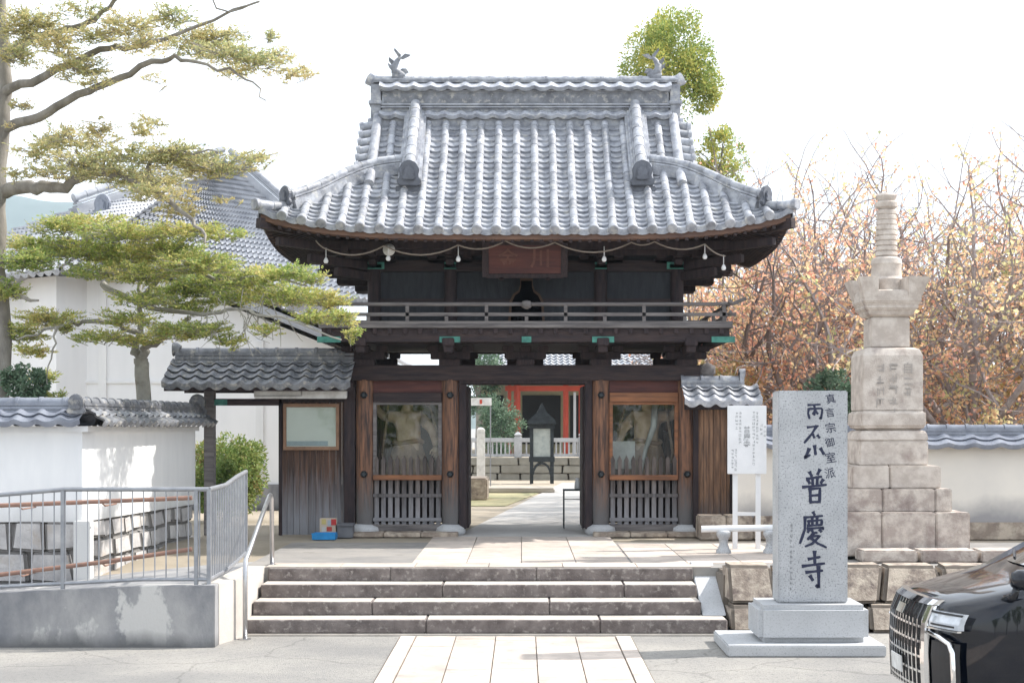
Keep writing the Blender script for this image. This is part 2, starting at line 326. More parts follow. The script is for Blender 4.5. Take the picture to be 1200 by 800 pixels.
# ------------------------------------------------------------------ stone block walls
def stones(m, x0, x1, yf, z0, z1, rows, wmin, wmax, rs, batter=0, depth=.3, tilt=.06):
    h = (z1 - z0) / rows
    for r in range(rows):
        x = x0; off = 0
        while x < x1 - .02:
            wd = rs.uniform(wmin, wmax); b = min(x + wd, x1); b = x1 if x1 - b < wmin * .5 else b
            nt_ = rs.uniform(-tilt, tilt) if b < x1 else 0
            za, zb = z0 + r * h + .008, z0 + (r + 1) * h - .008 + rs.uniform(-.03, .03) * (r < rows - 1)
            ya = yf + batter * (za - z0) + rs.uniform(-.03, .03); yb = ya + batter * h
            q = .02
            fr = [(x + q + off, ya, za), (b - q, ya, za), (b - q + nt_, yb, zb), (x + q + off * 0 + (m.lastt if x > x0 else 0), yb, zb)]
            m.prism(fr, (0, depth, 0)); m.lastt = nt_; x = b
MB.lastt = 0
rs = random.Random(11)
m = MB(); m.box(2.25, 16, 18.16, 18.85, .001, .612); m.m = 1
stones(m, 2.26, 16, 17.66, 0.001, .30, 1, .55, 1.0, rs, .45, .4); stones(m, 2.26, 16, 17.86, .30, .72, 1, .42, .75, rs, .45, .4)
o = m.build('retaining_wall', [joint, oldstone], bevel=.035, seg=2, rough=(.03, 3.2)); setp(o, 'low retaining wall of big rough beige stones right of the steps', 'wall')
m = MB(); stones(m, 4.05, 16, 19.35, TZ, TZ + .16, 1, .4, .8, rs, 0, .5, .01)
o = m.build('stone_kerb', tower_b, bevel=.02, rough=(.01, 4)); setp(o, 'row of flat reddish stones on top of the retaining wall below the stone tower', 'kerb')

# ------------------------------------------------------------------ tiled helpers
def wave_roof(m, a0, a1, b0, b1, nw, nr, amp=.035, step=.03, per=6, thick=.06, style=0):
    """kawara tiling between eave line a0-a1 and upper line b0-b1"""
    a0, a1, b0, b1 = map(Vector, (a0, a1, b0, b1)); nrm = (a1 - a0).cross(b0 - a0).normalized()
    if nrm.z < 0: nrm = -nrm
    nu = nw * per; vs = []
    rowsv = [(0, -thick)]
    for r in range(nr): rowsv += [(r / nr, step * .85), ((r + .02) / nr, step), ((r + (1.12 if r < nr - 1 else 1)) / nr, -.004)]
    for (v, h) in rowsv:
        for i in range(nu + 1):
            u = i / nu; ph = (u * nw) % 1.0
            wv = (0.5 + 0.5 * cos(2 * pi * ph)); wv = wv ** 1.8 if style == 0 else wv
            p = a0.lerp(a1, u).lerp(b0.lerp(b1, u), v)
            vs.append(p + nrm * (h + amp * wv))
    k = len(rowsv)
    m.add(vs, [(j * (nu + 1) + i, j * (nu + 1) + i + 1, (j + 1) * (nu + 1) + i + 1, (j + 1) * (nu + 1) + i) for j in range(k - 1) for i in range(nu)])
def ridge_stack(m, A, B, w0, layers, lh, top_r, over=.0, rings=.28):
    A, B = Vector(A), Vector(B); d = (B - A).normalized(); sd = Vector((-d.y, d.x, 0)).normalized()
    for i in range(layers):
        wdt = w0 * (1 - .10 * i); c0 = A + Vector((0, 0, lh * (i + .5))); c1 = B + Vector((0, 0, lh * (i + .5)))
        m.obox((c0 + c1) / 2, (c1 - c0) / 2, sd * wdt / 2, (0, 0, lh * .36)); m.obox((c0 + c1) / 2, (c1 - c0) / 2, sd * (wdt / 2 - .02), (0, 0, lh * .5))
    zt = lh * layers; n = max(2, int((B - A).length / rings))
    for i in range(n):
        p, q = A.lerp(B, i / n) + Vector((0, 0, zt)), A.lerp(B, (i + 1) / n) + Vector((0, 0, zt))
        m.tube([p, p.lerp(q, .14), p.lerp(q, .15), q.lerp(p, .02)], [top_r * 1.14, top_r * 1.14, top_r, top_r * .97], 12)
def wall_cap(thing_, A, B, zeave, zr, hw, mat, nw, layers=3):
    A, B = Vector(A), Vector(B); d = (B - A).normalized(); sd = Vector((d.y, -d.x, 0))
    m = MB()
    for s in (1, -1):
        o_ = sd * hw * s
        wave_roof(m, (A + o_).xy.to_3d() + Vector((0, 0, zeave)), (B + o_).xy.to_3d() + Vector((0, 0, zeave)), (A + sd * .07 * s).xy.to_3d() + Vector((0, 0, zr)), (B + sd * .07 * s).xy.to_3d() + Vector((0, 0, zr)), nw, 2, .04, .022, 8, .05)
    n = nw
    m.build('tile_slope', mat, thing_, smooth=False, auto=50, fix=False)
    m = MB(); ridge_stack(m, (A.x, A.y, zr - .03), (B.x, B.y, zr - .03), .20, layers, .045, .062); m.build('ridge', mat, thing_, auto=40)

# ------------------------------------------------------------------ the two-storey temple gate
gx, YF, YB = .05, 24.42, 26.9
GW, GI = 2.42, 1.13                               # outer / inner column half spacing
gate = thing('temple_gate', (gx, 25.6, TZ), 'dark wooden two-storey temple gate with grey tiled hip-and-gable roof and balcony', 'gate')
YM = (YF + YB) / 2
# base stones and columns
for yy in (YF, YB):
    for sx in (-GW, -GI, GI, GW):
        x = gx + sx
        m = MB(); m.lathe((x, yy, TZ), [(.20, 0), (.235, .05), (.225, .12), (.15, .165)], 16)
        m.build('base_stone', granite_b, gate, smooth=True, rough=(.015, 6))
        m = MB(); m.lathe((x, yy, TZ + .15), [(.125, 0), (.135, .1), (.135, 2.30), (.13, 2.38)], 20)
        m.build('column', wood_col, gate, auto=40)
# ground sills
for a, b in ((-GW, -GI), (GI, GW)):
    for y_ in (YF, YB): m = MB(); m.box(gx + a + .1, gx + b - .1, y_ - .09, y_ + .09, TZ + .07, TZ + .17); m.build('sill', wood_g, gate, bevel=.01)
for s in (-GW, -GI, GI, GW): m = MB(); m.box(gx + s - .07, gx + s + .07, YF + .12, YB - .12, TZ + .07, TZ + .165); m.build('sill', wood_g, gate, bevel=.01)
m = MB(); m = None
for a, b in ((gx - 2.65, gx - 1.0), (gx + 1.0, gx + 2.65)):
    for i in range(3): m = MB(); q = (b - a) / 3; m.box(a + q * i + .004, a + q * (i + 1) - .004, YF - .48, YF + .3, TZ + .002, TZ + .07); m.build('footing_stone', oldstone, gate, bevel=.01)
# main lintel beams (head ties)
def xb(z0, z1, x0, x1, y, d): m.box(gx + x0, gx + x1, y - d, y + d, z0, z1)
m = MB()
for yy in (YF, YB): xb(Z(446, YF), Z(428, YF), -2.62, 2.62, yy, .145)
m.build('head_beam', wood_dh, gate, bevel=.015)
for s in (-GW, -GI, GI, GW): m = MB(); m.box(gx + s - .085, gx + s + .085, YF + .1, YB - .1, Z(446, YF) + .01, Z(428, YF) - .01); m.build('side_beam', wood_d, gate)
# door frame of the middle bay
m = MB(); xb(Z(449.5, YF), Z(445.8, YF), -GI + .13, GI - .13, YF - .02, .09)
for s in (-1, 1): m.box(*(sorted((gx + s * (GI - .13), gx + s * (GI - .24)))), YF - .08, YF + .10, TZ + .1, Z(449.5, YF))
m.build('door_frame', wood_d, gate, bevel=.008)
for s in (-1, 1):                                  # door leaves folded back into the passage
    m = MB(); m.box(*(sorted((gx + s * (GI - .27), gx + s * (GI - .21)))), YF + .12, YF + 1.25, TZ + .10, Z(452, YF))
    m.build('door_leaf', wood_d, gate, bevel=.006)
# partitions of the statue bays, rear boards, ceiling
for s in (-1, 1):
    for (p, q, ya_, yb_, zt_) in ((GI - .02, GI + .02, YF + .13, YB - .1, 1.45), (GW, GW + .04, YF + .13, YB - .1, 3.0), (GI + .12, GW - .12, YB - .05, YB - .01, 3.0)):
        m = MB(); m.box(*(sorted((gx + s * p, gx + s * q))), ya_, yb_, TZ + .17, zt_); m.build('board_wall', wood_d, gate)
# left / right statue bays
for s in (-1, 1):
    xa, xb_ = sorted((gx + s * (GI + .13), gx + s * (GW - .13)))
    yy = YF - .02
    m = MB(); m.box(xa, xb_, yy - .02, yy + .02, Z(460, YF), Z(446, YF)); m.build('red_board', wood_r, gate)
    m = MB(); m.box(xa, xb_, yy - .07, yy + .07, Z(471, YF), Z(460, YF)); m.build('window_lintel', wood_o if s > 0 else wood_dh, gate, bevel=.008)
    m = MB(); m.box(xa, xb_, yy - .08, yy + .08, Z(562, YF), Z(556, YF)); m.build('mid_rail', wood_o, gate, bevel=.008)
    f = MB(); za_, zb_ = Z(556, YF), Z(471, YF); f.box(xa, xa + .05, yy - .04, yy + .04, za_, zb_); f.box(xb_ - .05, xb_, yy - .04, yy + .04, za_, zb_); f.box(xa + .03, xb_ - .03, yy - .03, yy + .03, zb_ - .04, zb_ - .003)
    fr = f.build('window_frame', wood_o if s > 0 else wood_g, gate)
    g_ = MB(); g_.box(xa + .05, xb_ - .05, yy + .02, yy + .026, Z(556, YF), Z(471, YF)); g_.build('glass_pane', gm, fr)
    n = 10; l1 = MB(); l2 = MB()
    for i in range(n):                             # slats: tall ones below, short pointed ones above the rail
        x = xa + (xb_ - xa) * (i + .5) / n
        l1.box(x - .033, x + .033, yy - .03, yy + .01, TZ + .165, Z(562, YF))
        pts = [(x - .03, yy - .045, Z(557, YF)), (x + .03, yy - .045, Z(557, YF)), (x + .028, yy - .045, Z(543, YF)), (x + .034, yy - .045, Z(539, YF)), (x, yy - .045, Z(533, YF)), (x - .034, yy - .045, Z(539, YF)), (x - .028, yy - .045, Z(543, YF))]
        l2.prism(pts, (0, .025, 0))
    l1.box(xa, xb_, yy - .05, yy - .031, Z(582, YF), Z(578, YF)); l1.box(xa, xb_, yy - .055, yy - .03, Z(610, YF), Z(606, YF))
    l1.build('lower_lattice', wood_lat, gate); l2.build('picket_lattice', wood_lat, gate)
    k = MB(); k.box(xa, xb_, yy + .35, yy + .37, TZ + .17, Z(558, YF)); k.build('inner_board', wood_d, gate)
    for sx, pz in ((GI, 555), (GW, 555), (GI, 463), (GW, 463)):
        k = MB(); xk = gx + s * sx; k.lathe((0, 0, 0), [(.055, 0), (.055, .05), (.03, .09)], 6)
        k.v = [(xk + (v[0]), YF - .12 - v[2], Z(pz, YF) + v[1]) for v in k.v]; k.build('nail_cover', blackiron, gate)
# brackets between head beam and balcony, with rounded beam noses
for yy in (YF, YB):
    sg = -1 if yy == YF else 1
    for sx in (-GW, -GI, 0, GI, GW):
        x = gx + sx; w2 = .16 if sx else .14
        m = MB(); m.box(x - w2, x + w2, yy - .15, yy + .15, Z(428, YF), Z(421, YF)); m.box(x - .30, x + .30, yy - .07, yy + .07, Z(421, YF), Z(412, YF))
        for k in (-.26, 0, .26): m.box(x + k - .085, x + k + .085, yy - .1, yy + .1, Z(412, YF), Z(405, YF))
        if sx:
            m.box(x - .07, x + .07, *((yy - .75, yy) if sg < 0 else (yy, yy + .75)), Z(415, YF), Z(406, YF))
            m.box(x - .09, x + .09, yy + sg * .70 - .09, yy + sg * .70 + .09, Z(408, YF), Z(399, YF)) if sg < 0 else m.box(x - .09, x + .09, yy + .52, yy + .79, Z(408, YF), Z(399, YF))
        m.build('bracket', wood_d, gate, bevel=.012)
for s in (-1, 1):                                  # carved noses at both ends of the head beam
    m = MB(); x0 = gx + s * 2.60
    m.tube([(x0 - s * .08, YF, Z(437, YF)), (x0 + s * .05, YF, Z(435, YF)), (x0 + s * .13, YF - .01, Z(434, YF)), (x0 + s * .20, YF - .02, Z(436, YF)), (x0 + s * .24, YF - .02, Z(439, YF))], [.09, .10, .13, .11, .03], 12)
    m.build('beam_nose', wood_g, gate, smooth=True)
# balcony
YBF = 23.62; BX = 3.02; ZF = Z(380, YBF)
m = MB(); m.box(gx - BX, gx + BX, YBF, YB + .8, ZF - .05, ZF); m.build('balcony_floor', wood_g, gate, bevel=.006)
m = MB()
for yy in (YBF + .06, YB + .72): m.box(gx - BX + .04, gx + BX - .04, yy, yy + .12, Z(400, YBF), ZF - .05)
for s in (-1, 1): m.box(*sorted((gx + s * (BX - .04), gx + s * (BX - .16))), YBF + .18, YB + .7, Z(400, YBF), ZF - .05)
m.build('balcony_beam', wood_dh, gate)
m = MB(); m.box(gx - 2.5, gx + 2.5, YF - .2, YB + .2, Z(403, YF), Z(396, YF)); m.build('ceiling', wood_d, gate)
m = MB()
for i in range(27):
    x = gx - 2.86 + i * .22; m.box(x - .03, x + .03, YBF + .02, YBF + .056, Z(389, YBF) - .02, ZF - .054)
m.build('joist_end', wood_d, gate)
for px, w_ in ((385, .17), (527, .15), (617, .07), (707, .16), (848, .17)):
    m = MB(); x = X(px, YBF); m.box(x - w_, x + w_, YBF + .035, YBF + .058, Z(401, YBF), Z(394, YBF)); m.build('verdigris_cap', verdigris, gate)
rail = MB(); rr = Z(356, YBF); 
for s in (-1, 1):
    rail.tube([(gx, YBF + .06, Z(356, YBF)), (gx + s * 2.7, YBF + .06, Z(356, YBF)), (gx + s * (BX + .02), YBF + .06, Z(355, YBF)), (gx + s * (BX + .2), YBF + .06, Z(349, YBF))], .028, 8)
    rail.box(*sorted((gx, gx + s * (BX + .05))), YBF + .035, YBF + .085, Z(370, YBF), Z(366, YBF))
    for z_, r_ in ((Z(356, YBF), .028), (Z(368, YBF), .024)):
        rail.tube([(gx + s * (BX - .05), YBF - .12, z_ + .03), (gx + s * (BX - .05), YBF + .06, z_), (gx + s * (BX - .05), YB + .76, z_)], r_, 8)
rail.box(gx - BX, gx + BX, YBF + .02, YBF + .10, ZF + .0, ZF + .05)
rail.tube([(gx - BX, YB + .76, Z(356, YBF)), (gx + BX, YB + .76, Z(356, YBF))], .028, 8); rail.tube([(gx - BX, YB + .76, Z(368, YBF)), (gx + BX, YB + .76, Z(368, YBF))], .024, 8)
rl = rail.build('balcony_railing', wood_g, gate)
m = MB()
for px in (431, 477, 523, 570, 617, 663, 709, 755, 803, 849): x = X(px, YBF); m = MB(); m.box(x - .025, x + .025, YBF + .035, YBF + .085, ZF + .05, Z(357, YBF) - .0 if px in (477, 570, 663, 755, 849) else Z(369, YBF)); m.build('baluster', wood_g, rl)
m = MB(); m.lathe((X(617, YBF), YBF + .06, Z(362, YBF)), [(.01, 0), (.07, .03), (.085, .075), (.06, .12), (.01, .13)], 12); m.build('jewel_finial', wood_g, rl, smooth=True)
for yy in (24.6, 25.6, 26.6):
    for s in (-1, 1): m = MB(); m.box(gx + s * (BX - .05) - .025, gx + s * (BX - .05) + .025, yy - .025, yy + .025, ZF, Z(357, YBF)); m.build('baluster', wood_g, rl)
# upper storey
UX, UY0, UY1, UZ1 = 2.36, YF + .02, YB - .02, 4.86
m = MB(); m.box(gx - UX + .03, gx + UX - .03, UY0 + .03, UY1 - .03, ZF, UZ1)
uw = m.build('upper_wall', M('upper_wall_wood', (.035, .038, .045), (.022, .024, .03), 3, .75, .3, 9, stretch=(6, 6, 1)), gate)
for sx in (-UX + .08, -1.13, 1.13, UX - .08):
    m = MB(); m.lathe((gx + sx, UY0, ZF), [(.10, 0), (.10, UZ1 - ZF)], 14); m.build('upper_column', wood_d, gate, auto=40)
    m = MB(); m.box(gx + sx - (.16 if abs(sx) > 2 else .09), gx + sx + (.16 if abs(sx) > 2 else .09), UY0 - .13, UY0 - .105, Z(315, 24.3), Z(307, 24.3)); m.build('verdigris_cap', verdigris, gate)
m = MB(); m.box(gx - UX, gx + UX, UY0 - .06, UY0 + .05, Z(318, 24.4), Z(305, 24.4)); m.box(gx - UX, gx + UX, UY0 - .05, UY0 + .05, ZF, ZF + .09); m.box(gx - UX, gx + UX, UY0 - .04, UY0 + .02, Z(354, 24.4), Z(350, 24.4))
m.build('wall_rail', wood_dh, gate)
# bell-shaped window in the upper wall
def bell(cx, zb, w_, h_, y, d, m):
    pr = [(-.5, 0), (-.47, .30), (-.46, .50), (-.36, .66), (-.22, .74), (-.17, .86), (-.17, 1), (.17, 1), (.17, .86), (.22, .74), (.36, .66), (.46, .50), (.47, .30), (.5, 0)]
    m.prism([(cx + a * w_, y, zb + b * h_) for a, b in pr], (0, d, 0))
m = MB(); bell(X(617, 24.35), ZF + .05, .56, Z(326, 24.35) - ZF - .05, UY0 - .065, .05, m); bw = m.build('bell_window_frame', M('frame_brown', (.10, .06, .04)), gate)
m = MB(); bell(X(617, 24.35), ZF + .05, .48, Z(329, 24.35) - ZF - .05, UY0 - .075, .02, m); m.build('bell_window_dark_panel', M('opening_dark_paint', (.003, .003, .004), None, 3, 1, 0, spec=0), bw)  # solid black panel; the darkness inside the window is put into its colour
# bracket sets and purlins under the eaves
for yy, sg in ((UY0, -1), (UY1, 1)):
    for sx in (-UX + .08, -1.13, 0, 1.13, UX - .08):
        x = gx + sx; m = MB()
        m.box(x - .13, x + .13, yy - .13, yy + .13, 4.62, 4.70); m.box(x - .34, x + .34, yy - .06, yy + .06, 4.70, 4.79)
        for i, q in enumerate((.28, .56)):
            ya, yb = sorted((yy + sg * .05, yy + sg * (q + .1))); m.box(x - .055, x + .055, ya, yb, 4.66 + i * .12, 4.74 + i * .12)
            for k in (-.26, 0, .26): m.box(x + k - .07, x + k + .07, yy + sg * q - .08, yy + sg * q + .08, 4.76 + i * .12, 4.83 + i * .12)
        m.build('eave_bracket', wood_d, gate, bevel=.01)
m = MB()
for yy, z_ in ((UY0 - .60, 4.86), (UY0 - .30, 4.80)):
    m.box(gx - UX - .65, gx + UX + .65, yy - .06, yy + .06, z_, z_ + .12)
for yy, z_ in ((UY1 + .60, 4.86), (UY1 + .30, 4.80)):
    m.box(gx - UX - .65, gx + UX + .65, yy - .06, yy + .06, z_, z_ + .12)
for s in (-1, 1):
    for q in (.3, .6): m.box(gx + s * (UX + q) - .06, gx + s * (UX + q) + .06, UY0 - .7, UY1 + .7, 4.74 + q * .2, 4.86 + q * .2)
    for q in (UY0 + .1, YM, UY1 - .1):
        m.box(*sorted((gx + s * UX, gx + s * (UX + .75))), q - .06, q + .06, 4.60, 4.70); m.box(*sorted((gx + s * UX, gx + s * (UX + .45))), q - .06, q + .06, 4.48, 4.60)
    for yy, sg in ((UY0, -1), (UY1, 1)):
        for k, (ln, z_) in enumerate(((.45, 4.50), (.8, 4.66), (1.2, 4.86))):
            m.beam((gx + s * (UX - .05), yy, z_), (gx + s * (UX + ln), yy + sg * ln, z_ + .05), .11, .12)
m.build('purlin', wood_d, gate, bevel=.01)

# ---- roof surface
XE, DE = 3.80, 2.62; YR = YM - .02; YE0 = YR - DE                # half width, half depth, ridge line
GX_ = 2.42; ZE = 5.015; RISE = 2.16
def slope(t): return RISE * (.80 * t + .20 * t * t)
def lift(x, yy): return .30 * min(1, abs(x) / XE) ** 4.4 * min(1.05, abs(yy) / DE) ** 3.6
def zroof(x, yy):
    fd = (DE - abs(yy)); sd_ = XE - abs(x)
    t = fd if abs(x) <= GX_ + .2 else min(fd, sd_)
    return ZE + slope(max(0, t) / DE) + lift(x, yy)
def zside(x, yy): return ZE + slope(max(0, min(XE - abs(x), DE - abs(yy))) / DE) + lift(x, yy)
SP = .2765; NR = 21; YTOP = 2.40
m = MB()
per = 6; ncol = 28
for sg in (-1, 1):                                           # front and back slopes
    nx = ncol * per; xs = [max(-XE, min(XE, (i / per - ncol / 2) * SP)) for i in range(nx + 1)]
    vs = []; rows = [(0, -.05)]
    for r in range(NR): rows += [(r * YTOP / NR, .030), ((r + .02) * YTOP / NR, .036), ((r + 1.12) * YTOP / NR, -.006)]
    for d_, h in rows:
        for i, x in enumerate(xs):
            lim = YTOP if abs(x) <= GX_ + .02 else min(YTOP, XE - abs(x)); dd = min(d_, max(lim, 0))
            yy = sg * (DE - dd); ph = i / per
            vs.append((gx + x, YR + yy, (ZE + slope(dd / DE) + lift(x, yy)) + h + .03 * (.5 + .5 * cos(2 * pi * (ph + .5))) ** 1.2))
    k = len(rows); n1 = nx + 1
    m.add(vs, [(j * n1 + i, j * n1 + i + 1, (j + 1) * n1 + i + 1, (j + 1) * n1 + i) for j in range(k - 1) for i in range(nx)])
for sx in (-1, 1):                                           # hipped ends
    ny = 20 * per; ys = [max(-DE, min(DE, (i / per - 10) * SP)) for i in range(ny + 1)]; vs = []
    smax = XE - GX_ + .15; rows = [(0, -.05)]; nr = 11
    for r in range(nr): rows += [(r * smax / nr, .030), ((r + .02) * smax / nr, .036), ((r + 1.12) * smax / nr, -.006)]
    for d_, h in rows:
        for i, yy in enumerate(ys):
            dd = min(d_, max(0, DE - abs(yy))); x = sx * (XE - dd)
            vs.append((gx + x, YR + yy, ZE + slope(dd / DE) + lift(x, yy) + h + .03 * (.5 + .5 * cos(2 * pi * (i / per + .5))) ** 1.2))
    n1 = ny + 1
    m.add(vs, [(j * n1 + i, j * n1 + i + 1, (j + 1) * n1 + i + 1, (j + 1) * n1 + i) for j in range(len(rows) - 1) for i in range(ny)])
# round cover tiles: every single tile is a short length, slightly stepped
def roll(m, pts, r=.062, n=10):
    acc = [Vector(p) for p in pts]
    # resample to tile lengths
    L_ = [0]
    for a, b in zip(acc, acc[1:]): L_.append(L_[-1] + (b - a).length)
    def at(s):
        s = max(0, min(L_[-1], s))
        for i in range(len(acc) - 1):
            if s <= L_[i + 1] + 1e-9: return acc[i].lerp(acc[i + 1], (s - L_[i]) / max(1e-9, L_[i + 1] - L_[i]))
        return acc[-1]
    s = 0; TL = .27; path = []; rad = []
    while s < L_[-1] - .02:
        e = min(s + TL, L_[-1]); path += [at(s + .001), at(e - .004)]; rad += [r, r * .93]; s = e
    for i in range(0, len(path), 2):
        if (path[i + 1] - path[i]).length > .01: m.tube(path[i:i + 2], rad[i:i + 2], n)
    d = (at(0) - at(.1)).normalized()
    m.tube([at(0) + d * .016, at(0) + d * .044, at(0) + d * .046, at(0) + d * .035, at(0) - d * .02], [r * .74, r * .84, r * 1.05, r * 1.22, r * 1.24], 14)
    m.tube([at(0) + d * .036, at(0) + d * .015], [r * .30, r * .42], 8)
jr = random.Random(9)
for sg in (-1, 1):
    for k in range(-14, 14):
        x = (k + .5) * SP
        if abs(x) > XE - .18: continue
        lim = YTOP if abs(x) <= GX_ else XE - abs(x) + .03
        pts = [(gx + x + jr.uniform(-.004, .004), YR + sg * (DE - d), zroof(x * .999, sg * (DE - d)) + .045) for d in [lim * i / 12 for i in range(13)]]
        roll(m, pts)
for sx in (-1, 1):
    for k in range(-9, 9):
        yy = (k + .5) * SP
        if abs(yy) > DE - .2: continue
        lim = min(XE - GX_ + .1, DE - abs(yy))
        roll(m, [(gx + sx * (XE - d), YR + yy, zside(sx * (XE - d), yy) + .045) for d in [lim * i / 8 for i in range(9)]])
    # verge rolls on the gable, lying sideways
    for sg in (-1, 1):
        for i in range(8):
            d = 1.18 + i * .165
            yy = sg * (DE - d); z = ZE + slope(d / DE) + .05
            roll(m, [(gx + sx * (GX_ + .12), YR + yy, z - .02), (gx + sx * (GX_ - .14), YR + yy, z + .03)], .07)
        pts = [(gx + sx * (GX_ - .10), YR + sg * (DE - d), ZE + slope(d / DE) + .11) for d in (1.0, 1.3, 1.6, 1.9, 2.2, 2.45)]
        m.tube(pts, .075, 10)
roof = m.build('roof', tile, gate, auto=40, fix=False)
# eave board + soffit + rafters + gable walls
def zs_(x, yy): return (ZE + slope(max(0, min(XE - abs(x), DE - abs(yy))) / DE) * .55 + lift(x, yy))
m = MB(); n = 40
ring = []
for i in range(n + 1): x = -XE + .03 + (2 * XE - .06) * i / n; ring.append((x, -DE + .03))
for i in range(1, n + 1): yy = -DE + .03 + (2 * DE - .06) * i / n; ring.append((XE - .03, yy))
for i in range(1, n + 1): x = XE - .03 - (2 * XE - .06) * i / n; ring.append((x, DE - .03))
for i in range(1, n): yy = DE - .03 - (2 * DE - .06) * i / n; ring.append((-XE + .03, yy))
prof = [(0, -.015), (0, -.10), (.05, -.115), (.09, -.115)]
vs = []
for (x, yy) in ring:
    for din, dz in prof:
        sc_x = (abs(x) - din) / abs(x) if abs(abs(x) - (XE - .03)) < 1e-6 else 1; sc_y = (abs(yy) - din) / abs(yy) if abs(abs(yy) - (DE - .03)) < 1e-6 else 1
        vs.append((gx + x * sc_x, YR + yy * sc_y, ZE + lift(x, yy) + dz))
R_ = len(ring); K = len(prof)
m.add(vs, [(i * K + j, ((i + 1) % R_) * K + j, ((i + 1) % R_) * K + j + 1, i * K + j + 1) for i in range(R_) for j in range(K - 1)])
m.build('eave_board', M('eave_wood', (.16, .09, .06), (.09, .055, .045), 3, .8, .2, 9, stretch=(.7, 6, 6)), roof)
m = MB(); nxx, nyy = 56, 44; vs = []
for j in range(nyy + 1):
    for i in range(nxx + 1):
        x = -XE + .06 + (2 * XE - .12) * i / nxx; yy = -DE + .06 + (2 * DE - .12) * j / nyy
        vs.append((gx + x, YR + yy, zs_(x, yy) - .085))
m.add(vs, [(j * (nxx + 1) + i, j * (nxx + 1) + i + 1, (j + 1) * (nxx + 1) + i + 1, (j + 1) * (nxx + 1) + i) for j in range(nyy) for i in range(nxx)
           if not (abs(-XE + .06 + (2 * XE - .12) * (i + .5) / nxx) < 2.2 and abs(-DE + .06 + (2 * DE - .12) * (j + .5) / nyy) < 1.05)])
m.build('soffit', wood_d, roof, fix=False)
m = MB()
k = -3.64
while k < 3.66:                                              # rafters, two tiers
    for sg in (-1, 1):
        ends = [(DE - .05 - d) for d in (0, .5, 1.0, 1.35)]
        for a, b in zip(ends, ends[1:]): 
            if XE - abs(k) > DE - (a + b) / 2 - .05: m.beam((gx + k, YR + sg * a, zs_(k, a) - .13), (gx + k, YR + sg * b, zs_(k, b) - .13), .05, .065)
    k += .138
k = -2.5
while k < 2.5:
    for sx in (-1, 1):
        ends = [(XE - .05 - d) for d in (0, .5, 1.0, 1.35)]
        for a, b in zip(ends, ends[1:]):
            if DE - abs(k) > XE - (a + b) / 2 - .05: m.beam((gx + sx * a, YR + k, zs_(a, k) - .13), (gx + sx * b, YR + k, zs_(b, k) - .13), .05, .065)
    k += .138
for sx in (-1, 1):
    for sg in (-1, 1):
        pts = [(XE - .02 - d, DE - .02 - d) for d in (-.02, .4, .8, 1.4)]
        for a, b in zip(pts, pts[1:]): m.beam((gx + sx * a[0], YR + sg * a[1], zs_(*a) - .17), (gx + sx * b[0], YR + sg * b[1], zs_(*b) - .17), .10, .14)
m.build('rafter', wood_dh, roof)
m = MB()
for sx in (-1, 1):
    x = gx + sx * (GX_ - .2); pts = [(x, YR + yy, ZE + slope((DE - abs(yy)) / DE) - .03) for yy in (-1.5, -1, -.5, 0, .5, 1, 1.5)] + [(x, YR + 1.5, ZE + .5), (x, YR - 1.5, ZE + .5)]
    m.prism(pts, (sx * .05, 0, 0))
m.build('gable_board', wood_d, roof)
# main ridge
zr0 = Z(143, YR - .3)
RX = X(793, YR) - gx
rm = MB()
def rbox(hx, hy, z0, z1): rm.box(gx - hx, gx + hx, YR - hy, YR + hy, z0, z1)
zt = Z(92, YR)
H = zt - zr0
rbox(RX - .10, .20, zr0 - .25, zr0 + H * .16)
rbox(RX - .14, .13, zr0 + H * .16, zr0 + H * .86)
for f0, f1, hy in ((.33, .36, .20), (.39, .42, .18), (.68, .71, .17)): rbox(RX - .12, hy, zr0 + H * f0, zr0 + H * f1)
rm.m = 1; rbox(RX - .16, .138, zr0 + H * .44, zr0 + H * .66); rm.m = 0
for f in (.12, .72):                                           # rows of scalloped tiles along the ridge
    for sg in (-1, 1):
        zz = zr0 + H * f; hy = .27 if f < .5 else .24
        wave_roof(rm, (gx - RX + .1, YR + sg * hy, zz), (gx + RX - .1, YR + sg * hy, zz), (gx - RX + .1, YR + sg * .1, zz + H * .17), (gx + RX - .1, YR + sg * .1, zz + H * .17), 17 if f > .5 else 18, 1, .035, .02, 8, .045)
for f, hy in ((.90, .15), (.95, .13)): rbox(RX + .0, hy, zr0 + H * f - .015, zr0 + H * f + .012)
n = 16
for i in range(n):
    xa = -RX - .0 + 2 * RX * i / n; xb2 = xa + 2 * RX / n
    rm.tube([(gx + xa, YR, zt - .05), (gx + xa + .05, YR, zt - .05), (gx + xa + .055, YR, zt - .05), (gx + xb2 - .004, YR, zt - .05)], [.094, .094, .085, .083], 12)
oni_m = M('dark_demon_tile', (.13, .14, .165), (.08, .085, .10), 6, .5, .3, 30)
rg = rm.build('main_ridge', [tile, tile_d], roof, auto=40, fix=False)
